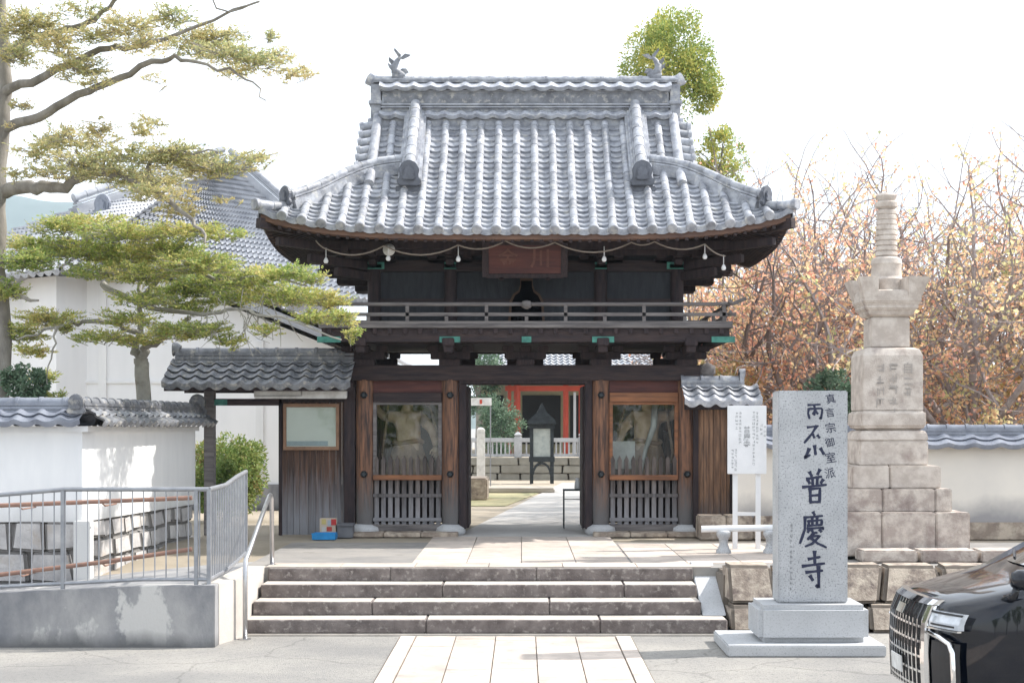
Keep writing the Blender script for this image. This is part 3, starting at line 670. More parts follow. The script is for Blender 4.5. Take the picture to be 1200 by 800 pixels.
for s in (-1, 1):
    m = MB()                                                   # ridge-end tile with flared finial
    x0 = gx + s * (RX - .12)
    m.box(*sorted((x0, x0 + s * .16)), YR - .17, YR + .17, zr0 - .25, zt - .13)
    m.box(*sorted((x0 - s * .02, x0 + s * .20)), YR - .24, YR + .24, zr0 + .0, zr0 + .07); m.box(*sorted((x0 - s * .02, x0 + s * .19)), YR - .21, YR + .21, zr0 + .30, zr0 + .36)
    m.tube([(x0, YR, zt - .06), (x0 + s * .12, YR, zt - .05), (x0 + s * .22, YR, zt + .005)], [.09, .095, .105], 12)
    m.build('ridge_end_tile', tile, roof, bevel=.01)
    # leaping fish ornament
    xf = X(467 if s < 0 else 767, YR); k = (Z(57, YR) - Z(92, YR)) / .46; m = MB(); c = Vector((xf, YR, zt))
    i_ = -s    # inward direction
    def q(a, b): return c + Vector((i_ * a * k, 0, b * k))
    m.tube([q(.10, .03), q(.02, .05), q(-.05, .11), q(-.06, .19), q(-.02, .27), q(.03, .33)], [.045 * k, .075 * k, .07 * k, .055 * k, .04 * k, .022 * k], 10)
    for pts in ([(.02, .29), (-.07, .43), (-.06, .47), (.0, .40), (.04, .36)], [(.02, .31), (.10, .38), (.19, .36), (.15, .33), (.06, .29)],
                [(-.09, .10), (-.15, .17), (-.17, .24), (-.11, .20), (-.07, .17)], [(.0, .10), (.05, .15), (.12, .15), (.16, .09), (.05, .04)], [(-.09, .18), (-.15, .27), (-.15, .33), (-.07, .27)]):
        m.prism([q(a, b) + Vector((0, -.015, 0)) for a, b in pts], (0, .03, 0))
    m.tube([q(.08, 0), q(-.10, 0)], [.09 * k, .09 * k], 8)
    m.build('fish_ornament', tile_d, roof, auto=50)
# descending ridges and corner ridges
def onigawara(m, c, d, sc=1.0):                                # demon-face end tile: d points outwards (xy)
    c = Vector(c); d = Vector(d).normalized(); sd = Vector((-d.y, d.x, 0)).normalized()
    pts = [(-.13, -.14), (-.17, -.08), (-.12, -.02), (-.14, .08), (-.09, .17), (0, .21), (.09, .17), (.14, .08), (.12, -.02), (.17, -.08), (.13, -.14)]
    m.prism([c + sd * a * sc + Vector((0, 0, b * sc)) for a, b in pts], d * .07 * sc)
    m.prism([c + d * .07 * sc + sd * a * sc * .55 + Vector((0, 0, b * sc * .55 + .01)) for a, b in pts], d * .035 * sc)
for sx in (-1, 1):
    for sg in (-1, 1):
        m = MB(); xk = gx + sx * 1.72
        pts = [Vector((xk, YR + sg * (DE - d), zroof(1.7, DE - d) + .10)) for d in (1.02, 1.3, 1.6, 1.9, 2.2, 2.42)]
        for a, b in zip(pts, pts[1:]):
            m.beam(a, b, .34, .16); m.beam(a + Vector((0, 0, .10)), b + Vector((0, 0, .10)), .27, .07); m.beam(a + Vector((0, 0, .16)), b + Vector((0, 0, .16)), .20, .06)
        roll(m, [p + Vector((0, 0, .24)) for p in pts], .085, 12)
        dr = m.build('descending_ridge', tile, roof, auto=40)
        m = MB(); onigawara(m, pts[0] + Vector((0, sg * .10, .10)), (0, sg, 0), 1.1); m.box(xk - .2, xk + .2, pts[0].y - .1, pts[0].y + .06, pts[0].z - .14, pts[0].z - .05); m.build('demon_tile', oni_m, roof, bevel=.01)
        # corner ridge curving out to the corner
        m = MB(); cps = [(XE - .42, DE - .42), (XE - .75, DE - .76), (XE - 1.1, DE - 1.08), (XE - 1.5, DE - 1.32), (1.86, DE - 1.42)]
        pts = [Vector((gx + sx * a, YR + sg * b, (zside(a, b) if a > GX_ else zroof(a, b)) + .07)) for a, b in cps]
        fine = []
        for i in range(len(pts) - 1):
            p0, p1, p2, p3 = pts[max(0, i - 1)], pts[i], pts[i + 1], pts[min(len(pts) - 1, i + 2)]
            for t in (0, .33, .66): fine.append(.5 * ((2 * p1) + (p2 - p0) * t + (2 * p0 - 5 * p1 + 4 * p2 - p3) * t * t + (3 * p1 - p0 - 3 * p2 + p3) * t ** 3))
        fine.append(pts[-1])
        for a, b in zip(fine, fine[1:]):
            m.beam(a - Vector((0, 0, .03)), b - Vector((0, 0, .03)), .20, .15); m.beam(a + Vector((0, 0, .065)), b + Vector((0, 0, .065)), .17, .028); m.beam(a + Vector((0, 0, .105)), b + Vector((0, 0, .105)), .14, .028)
        roll(m, [p + Vector((0, 0, .15)) for p in fine], .06, 12)
        m.build('corner_ridge', tile, roof, auto=40)
        m = MB(); dd = Vector((sx, sg, 0)).normalized(); onigawara(m, fine[0] + dd * .09 + Vector((0, 0, .08)), dd, .85); m.build('demon_tile', oni_m, roof, bevel=.01)
        m = MB(); a = Vector((gx + sx * (XE - .40), YR + sg * (DE - .40), zside(XE - .4, DE - .4) + .06)); b = Vector((gx + sx * (XE + .02), YR + sg * (DE + .02), ZE + lift(XE, DE) + .09))
        roll(m, [b, b.lerp(a, .5) + Vector((0, 0, -.02)), a], .07, 12); m.build('corner_roll', tile, roof, auto=40)
# name board under the eaves, tilted forward
pl = MB(); c0 = Vector((X(615, 23.7), 23.75, Z(303, 23.7))); ux = Vector((.55, 0, 0)); uz = Vector((0, -.09, .22)); un = uz.cross(ux).normalized()
if un.y > 0: un = -un
pl.obox(c0, ux, un * .02, uz)
nb = pl.build('name_board', wood_r, gate, bevel=.01)
m = MB()
for s in (-1, 1): m.obox(c0 + ux * s * 1.05, ux.normalized() * .05, un * .04, uz * 1.12); m.obox(c0 + uz * s * 1.05, ux * 1.02, un * .035, uz.normalized() * .035)
for s in (-1, 1): m.lathe(c0 + ux * .62 * s - uz * 1.3 + Vector((0, -.03, 0)), [(.005, -.03), (.05, 0), (.005, .03)], 10)
m.build('name_board_frame', wood_d, nb, bevel=.008)
def text_mesh(body, size, off=0.0, ext=0.0, spacing=1):
    c = bpy.data.curves.new('t', 'FONT'); c.body = body; c.size = size; c.offset = off; c.extrude = ext; c.align_x = 'CENTER'; c.align_y = 'CENTER'; c.space_line = spacing
    c.resolution_u = 3
    o = bpy.data.objects.new('t', c); COL.objects.link(o); bpy.context.view_layer.update()
    me = bpy.data.meshes.new_from_object(o.evaluated_get(bpy.context.evaluated_depsgraph_get()))
    bpy.data.objects.remove(o); vs = [v.co.copy() for v in me.vertices]; fs = [tuple(p.vertices) for p in me.polygons]; bpy.data.meshes.remove(me); return vs, fs
def put_text(m, body, size, org, ux_, uz_, off=0, ext=0.002, spacing=1, sx=1):
    vs, fs = text_mesh(body, size, off, ext, spacing); ux_ = Vector(ux_).normalized(); uz_ = Vector(uz_).normalized(); nn = ux_.cross(uz_)
    m.add([Vector(org) + ux_ * v.x * sx + uz_ * v.y + nn * v.z for v in vs], fs)
m = MB(); gold = M('dull_gold', (.13, .055, .04), None, 9, .6, 0)
put_text(m, '金', .30, c0 - ux * .45 + un * .026, ux, uz, .004); put_text(m, '川', .30, c0 + ux * .42 + un * .026, ux, uz, .006)
m.build('name_lettering', gold, nb, fix=False)

def scribble(m, size, org, seed):
    r_ = random.Random(seed); o3 = Vector(org)
    for _ in range(r_.randint(4, 6)):
        hz = r_.random() < .55; a, b = r_.uniform(-.4, .4), r_.uniform(-.4, .4); l_ = r_.uniform(.25, .45); t_ = .045
        if hz: a *= .3; m.box(o3.x + (a - l_) * size, o3.x + (a + l_) * size, o3.y - .0006, o3.y, o3.z + (b - t_) * size, o3.z + (b + t_) * size)
        else: b *= .3; m.box(o3.x + (a - t_) * size, o3.x + (a + t_) * size, o3.y - .0012, o3.y - .0007, o3.z + (b - l_) * size, o3.z + (b + l_) * size)

# light string under the eaves, gong
ls = thing('light_string', (gx, 23.4, 4.9), 'sagging wire with small white bulbs strung under the front eaves of the gate', 'light string')
m = MB(); Yw = 23.45
anch = [(370, 282), (383, 292), (450, 288), (537, 287), (592, 282), (650, 284), (740, 284), (767, 283), (826, 286), (850, 300)]
for (a, b) in zip(anch, anch[1:]):
    sag = 10 * (abs(b[0] - a[0]) / 70); pts = [P(a[0] + (b[0] - a[0]) * t, a[1] + (b[1] - a[1]) * t + sag * 4 * t * (1 - t) * .9, Yw) for t in [i / 8 for i in range(9)]]
    m.tube(pts, .011, 5)
m.build('wire', M('pale_wire', (.34, .29, .25), None, 9, .6, 0), ls)
for px, py in ((382, 306), (455, 303), (537, 304), (708, 304), (826, 301), (848, 314)):
    m = MB(); c = P(px, py, Yw); m.tube([c + Vector((0, 0, .19)), c + Vector((0, 0, .05))], .006, 5); m.lathe(c, [(.005, -.035), (.026, -.028), (.036, 0), (.026, .028), (.014, .05)], 12); m.build('bulb', white_p, ls, smooth=True)
m = MB(); c = P(456, 293, 23.7); m.lathe((0, 0, 0), [(.025, 0), (.045, .04), (.085, .12), (.09, .13)], 18); m.v = [(c.x + v[0], c.y - v[2] + .1, c.z + v[1]) for v in m.v]
m.tube([c + Vector((0, .1, 0)), c + Vector((0, .12, .28))], .012, 6)
o = m.build('loudspeaker', white_w, smooth=True); setp(o, 'small pale horn loudspeaker hanging under the eaves left of the name board', 'loudspeaker')

# guardian statues behind the glass
def skin_body(name, joints, edges, mat, parent, root=0, sub=2):
    me = bpy.data.meshes.new(name); org = ORG[parent.name]
    me.from_pydata([Vector(j[:3]) for j in joints], edges, []); o = bpy.data.objects.new(name, me); COL.objects.link(o)
    md = o.modifiers.new('s', 'SKIN'); 
    if not me.skin_vertices: pass
    for i, j in enumerate(joints):
        sv = me.skin_vertices[0].data[i]; sv.radius = (j[3], j[4] if len(j) > 4 else j[3]); sv.use_root = (i == root)
    md2 = o.modifiers.new('u', 'SUBSURF'); md2.levels = sub; md2.render_levels = sub
    bpy.context.view_layer.update()
    new = bpy.data.meshes.new_from_object(o.evaluated_get(bpy.context.evaluated_depsgraph_get()))
    bpy.data.objects.remove(o); o = bpy.data.objects.new(name, new); COL.objects.link(o); new.materials.clear(); new.materials.append(mat)
    for p in new.polygons: p.use_smooth = True
    o.parent = parent; ORG[o.name] = org; return o
def guardian(cx, mir, label):
    Y0 = YF + .80; t = thing('guardian_statue', (cx, Y0, .95), label, 'statue'); k = mir
    m = MB(); m.lathe((0, 0, 0), [(.42, -.36), (.42, -.05), (.34, 0), (.30, .05)], 10); m.v = [(v[0], v[1], v[2]) for v in m.v]
    m2 = MB(); m2.v = [(v[0] + cx, v[1] + Y0, v[2] + .98) for v in m.v]; m2.f = m.f; m2.mi = m.mi
    m2.build('rock_pedestal', oldstone, t, rough=(.06, 5))
    J = [(0, 0, .78, .15, .12), (0, -.02, 1.02, .165, .13), (0, -.03, 1.25, .20, .14), (0, -.02, 1.38, .09, .09), (0, -.05, 1.50, .07, .075), (0, -.06, 1.60, .095, .11), (0, -.05, 1.70, .08, .09),
         (.17, -.02, 1.32, .10, .10), (.36 * 1, -.06, 1.32, .075, .075), (.46, -.12, 1.44, .055, .055), (.42, -.14, 1.60, .045, .045),
         (-.17, -.02, 1.32, .10, .10), (-.34, -.03, 1.14, .072, .072), (-.40, -.16, .96, .055, .055), (-.40, -.22, .88, .05, .04),
         (.11, 0, .66, .11, .11), (.20, -.04, .40, .085, .085), (.22, 0, .10, .055, .055), (.24, -.12, .06, .045, .04),
         (-.11, 0, .66, .11, .11), (-.17, -.05, .40, .085, .085), (-.19, 0, .10, .055, .055), (-.20, -.12, .06, .045, .04)]
    Eg = [(0, 1), (1, 2), (2, 3), (3, 4), (4, 5), (5, 6), (2, 7), (7, 8), (8, 9), (9, 10), (2, 11), (11, 12), (12, 13), (13, 14), (0, 15), (15, 16), (16, 17), (17, 18), (0, 19), (19, 20), (20, 21), (21, 22)]
    S = 1.08
    skin_body('body', [(k * j[0] * S, j[1] * S, j[2] * S + .04, j[3] * S, (j[4] if len(j) > 4 else j[3]) * S) for j in J], Eg, statue_m, t)
    def add(name, mat, fn):
        m = MB(); fn(m); m.v = [(cx + k * v[0] * S, Y0 + v[1] * S, .99 + v[2] * S) for v in m.v]; m.build(name, mat, t, smooth=True)
    def hand(m, c, dr):
        c = Vector(c); dr = Vector(dr).normalized(); m.tube([c, c + dr * .05, c + dr * .09], [.035, .045, .04], 8)
        for i in range(4):
            o_ = Vector(((i - 1.5) * .022, 0, 0)); ln = (.07, .085, .08, .06)[i]; m.tube([c + dr * .08 + o_, c + dr * (.08 + ln * .6) + o_ * 1.2 + Vector((0, -.01, 0)), c + dr * (.08 + ln) + o_ * 1.3 + Vector((0, -.03, 0))], [.012, .011, .008], 6)
        m.tube([c + dr * .03 + Vector((.03, 0, 0)), c + dr * .07 + Vector((.065, -.02, 0)), c + dr * .11 + Vector((.07, -.03, 0))], [.013, .012, .009], 6)
    add('hand', statue_m, lambda m: hand(m, (.42, -.14, 1.60), (-.1, -.1, 1))); add('hand', statue_m, lambda m: hand(m, (-.40, -.22, .88), (0, -.5, -1)))
    def face(m):
        m.tube([(0, -.165, 1.64), (0, -.19, 1.60), (0, -.17, 1.585)], [.012, .02, .012], 6)
        for e in (-1, 1): m.lathe((e * .038, -.155, 1.635), [(.003, -.015), (.018, 0), (.003, .015)], 8); m.tube([(e * .015, -.165, 1.66), (e * .06, -.155, 1.675)], .009, 6); m.tube([(e * .098, -.06, 1.58), (e * .105, -.05, 1.62), (e * .1, -.06, 1.65)], .016, 6)
        m.tube([(-.03, -.155, 1.555), (0, -.165, 1.55), (.03, -.155, 1.555)], .010, 6)
    add('face', statue_m, face)
    add('topknot', statue_c, lambda m: m.lathe((0, -.04, 1.72), [(.085, -.03), (.075, .03), (.03, .05), (.04, .09), (.035, .13), (.01, .15)], 12))
    def skirt(m):
        pr = [(.17, .98), (.20, .86), (.25, .66), (.30, .46), (.335, .34)]; n = 26; vs = []
        for i, (r, z) in enumerate(pr):
            for j in range(n):
                a = 2 * pi * j / n; rr = r * (1 + .10 * i / 4 * cos(a * 7)); vs.append((rr * cos(a) * 1.1, rr * sin(a) * .72, z + .03 * sin(a * 3) * i / 4))
        m.add(vs, [(i * n + j, i * n + (j + 1) % n, (i + 1) * n + (j + 1) % n, (i + 1) * n + j) for i in range(4) for j in range(n)])
        m.tube([(.2 * cos(a), .14 * sin(a), .95 + .02 * sin(2 * a)) for a in [2 * pi * i / 16 for i in range(17)]], .035, 8)
    add('skirt', statue_c, skirt)
    def sash(m):
        pth = [(-.40, -.20, .70), (-.42, -.12, 1.10), (-.30, -.02, 1.50), (0, .1, 1.78), (.28, -.04, 1.56), (.30, -.18, 1.20), (.36, -.2, .80), (.30, -.2, .5)]
        f = []
        for i in range(len(pth) - 1): f.append(Vector(pth[i])); f.append((Vector(pth[i]) + Vector(pth[i + 1])) / 2)
        for a, b in zip(f, f[1:]): m.beam(a, b, .03, .09)
    add('sash', statue_c, sash)
    return t
guardian(X(479, YF + .9), -1, 'carved brown guardian statue with bare chest behind the glass left of the gate passage')
g2 = guardian(X(757, YF + .9), 1, 'carved brown guardian statue holding a pale staff behind the glass right of the passage')
m = MB(); m.tube([P(768, 474, YF + .55), P(766, 500, YF + .5), P(757, 525, YF + .5), P(751, 556, YF + .5)], [.05, .05, .035, .02], 8); o = m.build('staff', white_w, g2, smooth=True)
m = MB(); m.box(X(717, YF + .4), X(744, YF + .4), YF + .39, YF + .40, Z(550, YF), Z(517, YF)); o = m.build('notice_paper', white_w); setp(o, 'white sheet of paper standing behind the glass at the feet of the right guardian statue', 'paper')

# ------------------------------------------------------------------ left wing of the gate
YW = 24.45
lw = thing('side_gate_wing', (X(300, YW), YW, TZ), 'small dark wooden side entrance with its own low tiled roof beside the white corner wall', 'side gate')
m = MB(); xa, xb_ = X(190, 23.7), X(411, 23.7) 
wave_roof(m, (xa, 23.65, Z(452, 23.65)), (xb_, 23.65, Z(452, 23.65)), (xa, YW, 3.24), (xb_, YW, 3.24), 12, 4, .05, .03, 10, .07)
wave_roof(m, (xa, 25.25, Z(452, 23.65)), (xb_, 25.25, Z(452, 23.65)), (xa, YW, 3.24), (xb_, YW, 3.24), 12, 4, .05, .03, 10, .07)
lr = m.build('roof', tile_d, lw, auto=50, fix=False)
m = MB(); ridge_stack(m, (xa + .05, YW, 3.20), (xb_ - .02, YW, 3.20), .26, 3, .055, .075); m.tube([(xa - .0, YW, 3.42), (xa + .05, YW, 3.42), (xa + .1, YW, 3.40)], [.11, .10, .08], 12); m.build('ridge', tile_d, lr, auto=40)
m = MB()
for yy in (23.72, 25.15): m.box(xa + .02, xb_, yy, yy + .04, Z(458, 23.7), Z(455, 23.7) + .02)
m.prism([(xa + .06, 23.75, Z(457, 23.7)), (xa + .06, YW, 3.18), (xa + .06, 25.15, Z(457, 23.7)), (xa + .06, YW, 2.95)], (.05, 0, 0))
for i in range(17): x = xa + .1 + i * (xb_ - xa - .2) / 16; m.beam((x, 23.70, 2.83), (x, YW, 3.15), .05, .05); m.beam((x, 25.2, 2.83), (x, YW, 3.15), .05, .05)
m.box(xa + .1, xb_, YW - .06, YW + .06, 2.88, 3.0); m.box(xa + .1, xb_, 23.95, 24.05, 2.80, 2.90)
m.build('roof_frame', wood_d, lw)
m = MB(); m.box(X(240, YW) , X(252, YW), YW - .08, YW + .08, TZ, 2.9); m.build('post', wood_g, lw, bevel=.008)
m = MB(); m.box(X(252, YW), X(332, YW), YW - .05, YW + .05, Z(475, YW), Z(467, YW)); lb = m.build('crossbeam', wood_dh, lw)
m = MB(); m.box(X(252, YW), X(267, YW), YW - .056, YW - .051, Z(475, YW), Z(468, YW)); m.build('verdigris_cap', verdigris, lb)
m = MB(); rs = random.Random(8); x = X(329, YW)
while x < X(404, YW) - .02:
    b = min(x + rs.uniform(.09, .13), X(404, YW)); m.box(x + .003, b - .003, YW - .02 - rs.uniform(0, .008), YW + .02, TZ + .01, Z(470, YW)); x = b
m.build('board_panel', wood_pl, lw)
m = MB(); m.box(X(404, YW), X(417, YW), YW - .10, YW + .06, TZ + .02, 2.85); m.box(X(327, YW), X(331, YW), YW - .05, YW + .05, TZ, Z(467, YW)); m.box(X(330, YW), X(404, YW), YW - .04, YW + .04, Z(471, YW), Z(464, YW)); m.build('panel_frame', wood_d, lw, bevel=.006)
m = MB(); m.box(X(299, 24.2), X(407, 24.2), 24.1, 24.2, Z(467, 24.2), Z(457, 24.2)); m.box(X(299, 24.2), X(355, 24.2), 24.08, 24.1, Z(464, 24.2), Z(457.5, 24.2))
o = m.build('fluorescent_lamp', white_w, bevel=.01); setp(o, 'long white fluorescent lamp housing under the eave of the small left roof', 'lamp')
nbd = thing('notice_board', (X(366, YW), YW - .03, Z(527, YW)), 'glazed notice board with brown wooden frame and a pale empty sheet on the dark planks', 'notice board')
m = MB(); ya = YW - .10
for a in ((333, 398, 473, 477), (333, 398, 523, 527)): m.box(X(a[0], YW), X(a[1], YW), ya, YW - .028, Z(a[3], YW), Z(a[2], YW))
for a in ((333, 336.5), (394.5, 398)): m.box(X(a[0], YW), X(a[1], YW), ya + .002, YW - .028, Z(523, YW), Z(477, YW))
m.build('frame', wood_pr if False else M('board_frame', (.27, .16, .10), (.19, .11, .07), 6, .7, .2), nbd)
m = MB(); m.box(X(336.5, YW), X(394.5, YW), ya + .03, YW - .03, Z(523, YW), Z(477, YW)); m.build('backing', M('pale_board', (.84, .84, .78), (.78, .78, .73), 2, .8, 0), nbd)
m = MB(); m.box(X(336.5, YW), X(394.5, YW), ya + .012, ya + .016, Z(523, YW), Z(477, YW)); m.build('glass', gm, nbd)
m = MB(); m.box(X(337, YW), X(385, YW), ya + .02, ya + .028, Z(522, YW), Z(516.5, YW)); m.build('paper_strip', M('pale_blue_paper', (.42, .52, .58)), nbd)
# blue crate and colourful boxes on the ground before the planks
m = MB(); x0, x1 = X(367, 23.6), X(394, 23.6); z0 = TZ
m.box(x0, x1, 23.45, 23.75, z0, z0 + .02)
for a in ((x0, x1, 23.45, 23.465), (x0, x1, 23.735, 23.75), (x0, x0 + .015, 23.465, 23.735), (x1 - .015, x1, 23.465, 23.735)): m.box(*a, z0 + .02, z0 + .09)
m.box(x0 - .008, x1 + .008, 23.44, 23.449, z0 + .075, z0 + .095)
o = m.build('plastic_tray', M('blue_plastic', (.02, .27, .62), None, 5, .4, 0), bevel=.003); setp(o, 'bright blue shallow plastic tray on the ground before the dark plank panel', 'tray')
bx = thing('carton', (X(388, 23.9), 23.95, TZ), 'small carton with coloured patches standing behind the blue tray', 'box')
m = MB(); m.box(X(375, 23.9), X(394, 23.9), 23.86, 24.02, TZ, Z(607, 23.9)); m.build('body', M('carton_beige', (.55, .46, .36), (.5, .42, .34), 3, .8, .05), bx, bevel=.004)
for (a, b, c_, d, col) in ((377, 382, 608, 614, (.6, .5, .2)), (384, 388, 609, 616, (.45, .5, .55)), (388, 394, 608, 615, (.55, .05, .05)), (383, 389, 617, 622, (.5, .08, .06)), (377, 382, 617, 623, (.6, .6, .58))):
    m = MB(); m.box(X(a, 23.86), X(b, 23.86), 23.853, 23.859, Z(d, 23.86), Z(c_, 23.86)); m.build('printed_patch', M('patch', col), bx)
m = MB(); m.box(X(396, 23.9), X(414, 23.9), 23.8, 24.1, TZ, Z(616, 23.9)); m.box(X(395, 23.9), X(415, 23.9), 23.78, 24.12, Z(616, 23.9), Z(613, 23.9)); o = m.build('stone_block', M('grey_block', (.16, .165, .18), None, 5, .8, .2), bevel=.01); setp(o, 'low grey block with a flat lid beside the foot of the far left gate column', 'block')

# ------------------------------------------------------------------ right wing
YV = 24.3
rw = thing('side_wall_wing', (X(845, YV), YV, TZ), 'short brown plank wall under a small grey tiled roof behind the white sign', 'side wall')
m = MB(); xa, xb_ = X(802, 23.75), X(893, 23.75)
for yy in (23.7, 24.9): wave_roof(m, (xa, yy, Z(472, 23.7)), (xb_, yy, Z(472, 23.7)), (xa, YV, Z(452, YV)), (xb_, YV, Z(452, YV)), 5, 3, .05, .03, 10, .07)
lr = m.build('roof', tile, rw, auto=50, fix=False)
m = MB(); ridge_stack(m, (xa, YV, Z(454, YV)), (X(866, YV), YV, Z(454, YV)), .26, 2, .055, .07); m.box(X(866, YV), X(871, YV), YV - .12, YV + .12, Z(456, YV), Z(436, YV)); m.tube([(X(866, YV), YV, Z(437, YV)), (X(873, YV), YV, Z(437, YV))], .07, 12); m.build('ridge', tile, lr, auto=40)
m = MB(); m.box(xa + .05, xb_ - .03, 23.78, 23.84, Z(479, 23.7), Z(475, 23.7)); m.box(xa + .05, xb_ - .03, YV - .06, YV + .06, Z(480, YV), Z(470, YV)); m.box(X(812, YV), X(818, YV), YV - .07, YV + .05, TZ, Z(474, YV)); m.box(X(855, YV), X(861, YV), YV - .07, YV + .05, TZ, Z(474, YV)); m.build('frame', wood_d, rw)
m = MB(); rs = random.Random(4); x = X(818, YV)
while x < X(855, YV) - .02:
    b = min(x + rs.uniform(.07, .10), X(855, YV)); m.box(x + .003, b - .003, YV - .03 - rs.uniform(0, .01), YV + .02, TZ + .1, Z(476, YV)); x = b
m.build('plank_panel', wood_pr, rw)
m = MB(); slabs(m, X(818, 23.6), X(912, 23.6), 23.35, 23.95, TZ + .002, 3, .6, .34, .004, False); o = m.build('stone_ledge', oldstone, bevel=.02, rough=(.008, 5)); setp(o, 'low brownish stone ledge at the foot of the right plank wall behind the white barrier', 'ledge')

# white barrier rail on stone feet
YBR = 20.9
br = thing('barrier_rail', (X(876, YBR), YBR, TZ), 'white horizontal pipe barrier resting on two carved stone feet', 'barrier')
m = MB(); m.tube([(X(822, YBR), YBR, Z(619.5, YBR)), (X(915, YBR), YBR, Z(618, YBR))], .042, 16); m.build('pipe', white_p, br, auto=40)
for px in (848, 903):
    m = MB(); m.lathe((X(px, YBR), YBR, TZ), [(.10, 0), (.10, .04), (.075, .07), (.055, .13), (.065, .19), (.095, .24), (.095, .28), (.07, .30)], 16); m.build('stone_foot', granite, br, auto=50, rough=(.005, 9))
# white information sign
YS_ = 21.6
sg_ = thing('information_sign', (X(875, YS_), YS_, TZ), 'upright white sign board with faint vertical writing on two white posts', 'sign')
m = MB(); m.box(X(852.5, YS_), X(898, YS_), YS_ - .02, YS_ + .02, Z(555, YS_), Z(475, YS_)); bd = m.build('board', white_p, sg_, bevel=.006)
for px in (862, 889):
    m = MB(); m.box(X(px - 2.8, YS_), X(px + 2.8, YS_), YS_ + .022, YS_ + .08, TZ, Z(480, YS_)); m.build('post', white_p, sg_, bevel=.004)
m = MB(); m.box(X(864.8, YS_), X(886.2, YS_), YS_ + .03, YS_ + .07, Z(604, YS_), Z(600, YS_)); m.build('crossbar', white_p, sg_)
m = MB(); u_, z_ = (1, 0, 0), (0, 0, 1)
for k, ch in enumerate('普慶寺'): put_text(m, ch, .10, (X(875, YS_), YS_ - .0215, Z(504 + k * 8.5, YS_)), u_, z_, .001, .0008)
for (px, pa, pb, q) in ((863, 484, 502, 4.3), (867, 484, 520, 4.3), (883, 483, 545, 4.3), (887, 484, 520, 4.3), (858, 528, 550, 3.8), (862, 527, 550, 3.8), (892, 498, 510, 5), (896, 500, 512, 5)):
    y_ = pa
    while y_ < pb: scribble(m, .040, (X(px, YS_), YS_ - .0205, Z(y_, YS_)), px * 7 + int(y_)); y_ += q
m.build('lettering', ink_f, bd, fix=False)

# ------------------------------------------------------------------ stele with brushed characters
sx0, sx1, sy0, sy1, sb, stp = X(912, 16.25), X(993.5, 16.25), 16.25, 16.63, .49, Z(457.5, 16.25)
stl = thing('stone_stele', ((sx0 + sx1) / 2, 16.45, 0), 'tall grey granite stele with large dark brushed characters on its front', 'stone stele')
m = MB(); m.box(X(853, 15.85), X(1039, 15.85), 15.85, 17.05, .001, .115); m.build('ground_slab', granite_b, stl, bevel=.012, rough=(.004, 4))
m = MB(); m.box(X(889, 16.05), X(1019, 16.05), 16.05, 16.83, .118, .485); m.build('base', granite_b, stl, bevel=.05, seg=4, auto=50)
m = MB(); m.box(sx0, sx1, sy0, sy1, sb, stp); m.build('pillar', granite, stl, bevel=.012, seg=2, auto=50)
CH = {
 '西': [[(2, 9), (7.6, 9.3)], [(4.6, 9.1), (5.0, 7.2), (4.7, 3.8)], [(2.2, 6.9), (1.9, 5), (2.6, 2.2)], [(2.4, 7.1), (7.9, 7.4), (8.3, 6.6), (7.7, 2.3), (6.9, 2.9)], [(5, 6.3), (3.9, 4.4)], [(5.2, 6.2), (6.4, 4.5)]],
 '石': [[(2.6, 8.6), (7.4, 9.3)], [(6.4, 9.1), (4.4, 5.6), (1.0, 1.2)], [(4.9, 5.1), (5.6, 3.5)], [(6.9, 4.8), (7.9, 3.5)]],
 '山': [[(5.2, 8.2), (5.6, 4)], [(3.0, 6.8), (2.2, 4.4), (1.2, 2.6), (3.6, 4.2)], [(7.6, 7.0), (8.9, 4.2)]],
 '普': [[(2.9, 9.2), (3.8, 7.9)], [(6.9, 9.9), (5.9, 8.4)], [(1.8, 7.3), (7.9, 8.0)], [(4.0, 7.6), (4.1, 5.4)], [(6.0, 7.8), (5.8, 5.5)], [(2.2, 6.9), (3, 5.8)], [(8.2, 7), (7.2, 5.9)], [(.2, 4.9), (9.8, 5.6)], [(3, 4.3), (3.2, .2)], [(3, 4.3), (7, 4.6), (6.8, .2)], [(3.2, 2.4), (6.8, 2.6)], [(3.2, .5), (6.8, .6)]],
 '慶': [[(5, 10), (5.6, 9.1)], [(1.9, 8.5), (8.6, 9)], [(2.0, 8.5), (1.9, 5), (.1, .8)], [(3.2, 7.4), (8.2, 7.8), (8.0, 6.3)], [(3.3, 7.3), (3.4, 6.2)], [(4.6, 8.5), (4.7, 6.3)], [(6.4, 8.6), (6.3, 6.4)], [(3, 6.1), (8.4, 6.4)], [(2.9, 5.2), (8.7, 5.6), (8.3, 4.9)], [(3.4, 4.8), (2.9, 4)], [(4.4, 4.9), (5, 4.0), (6.6, 4.1)], [(7.4, 4.9), (8.1, 4.2)], [(4.9, 3.8), (2.8, 2.0)], [(4.4, 3.0), (7.5, 3.2), (4.7, .9), (1.9, 0)], [(4.2, 2.5), (6.5, 1.0), (9.9, -.3)]],
 '寺': [[(2.8, 8.2), (7.7, 8.8)], [(5.2, 10.2), (5.3, 6.8)], [(.3, 6.2), (9.6, 7.0)], [(1.8, 4.5), (8.8, 5.0)], [(6.8, 6), (7.0, .2), (5.6, 1)], [(3.4, 3.4), (4.6, 2.1)]]}
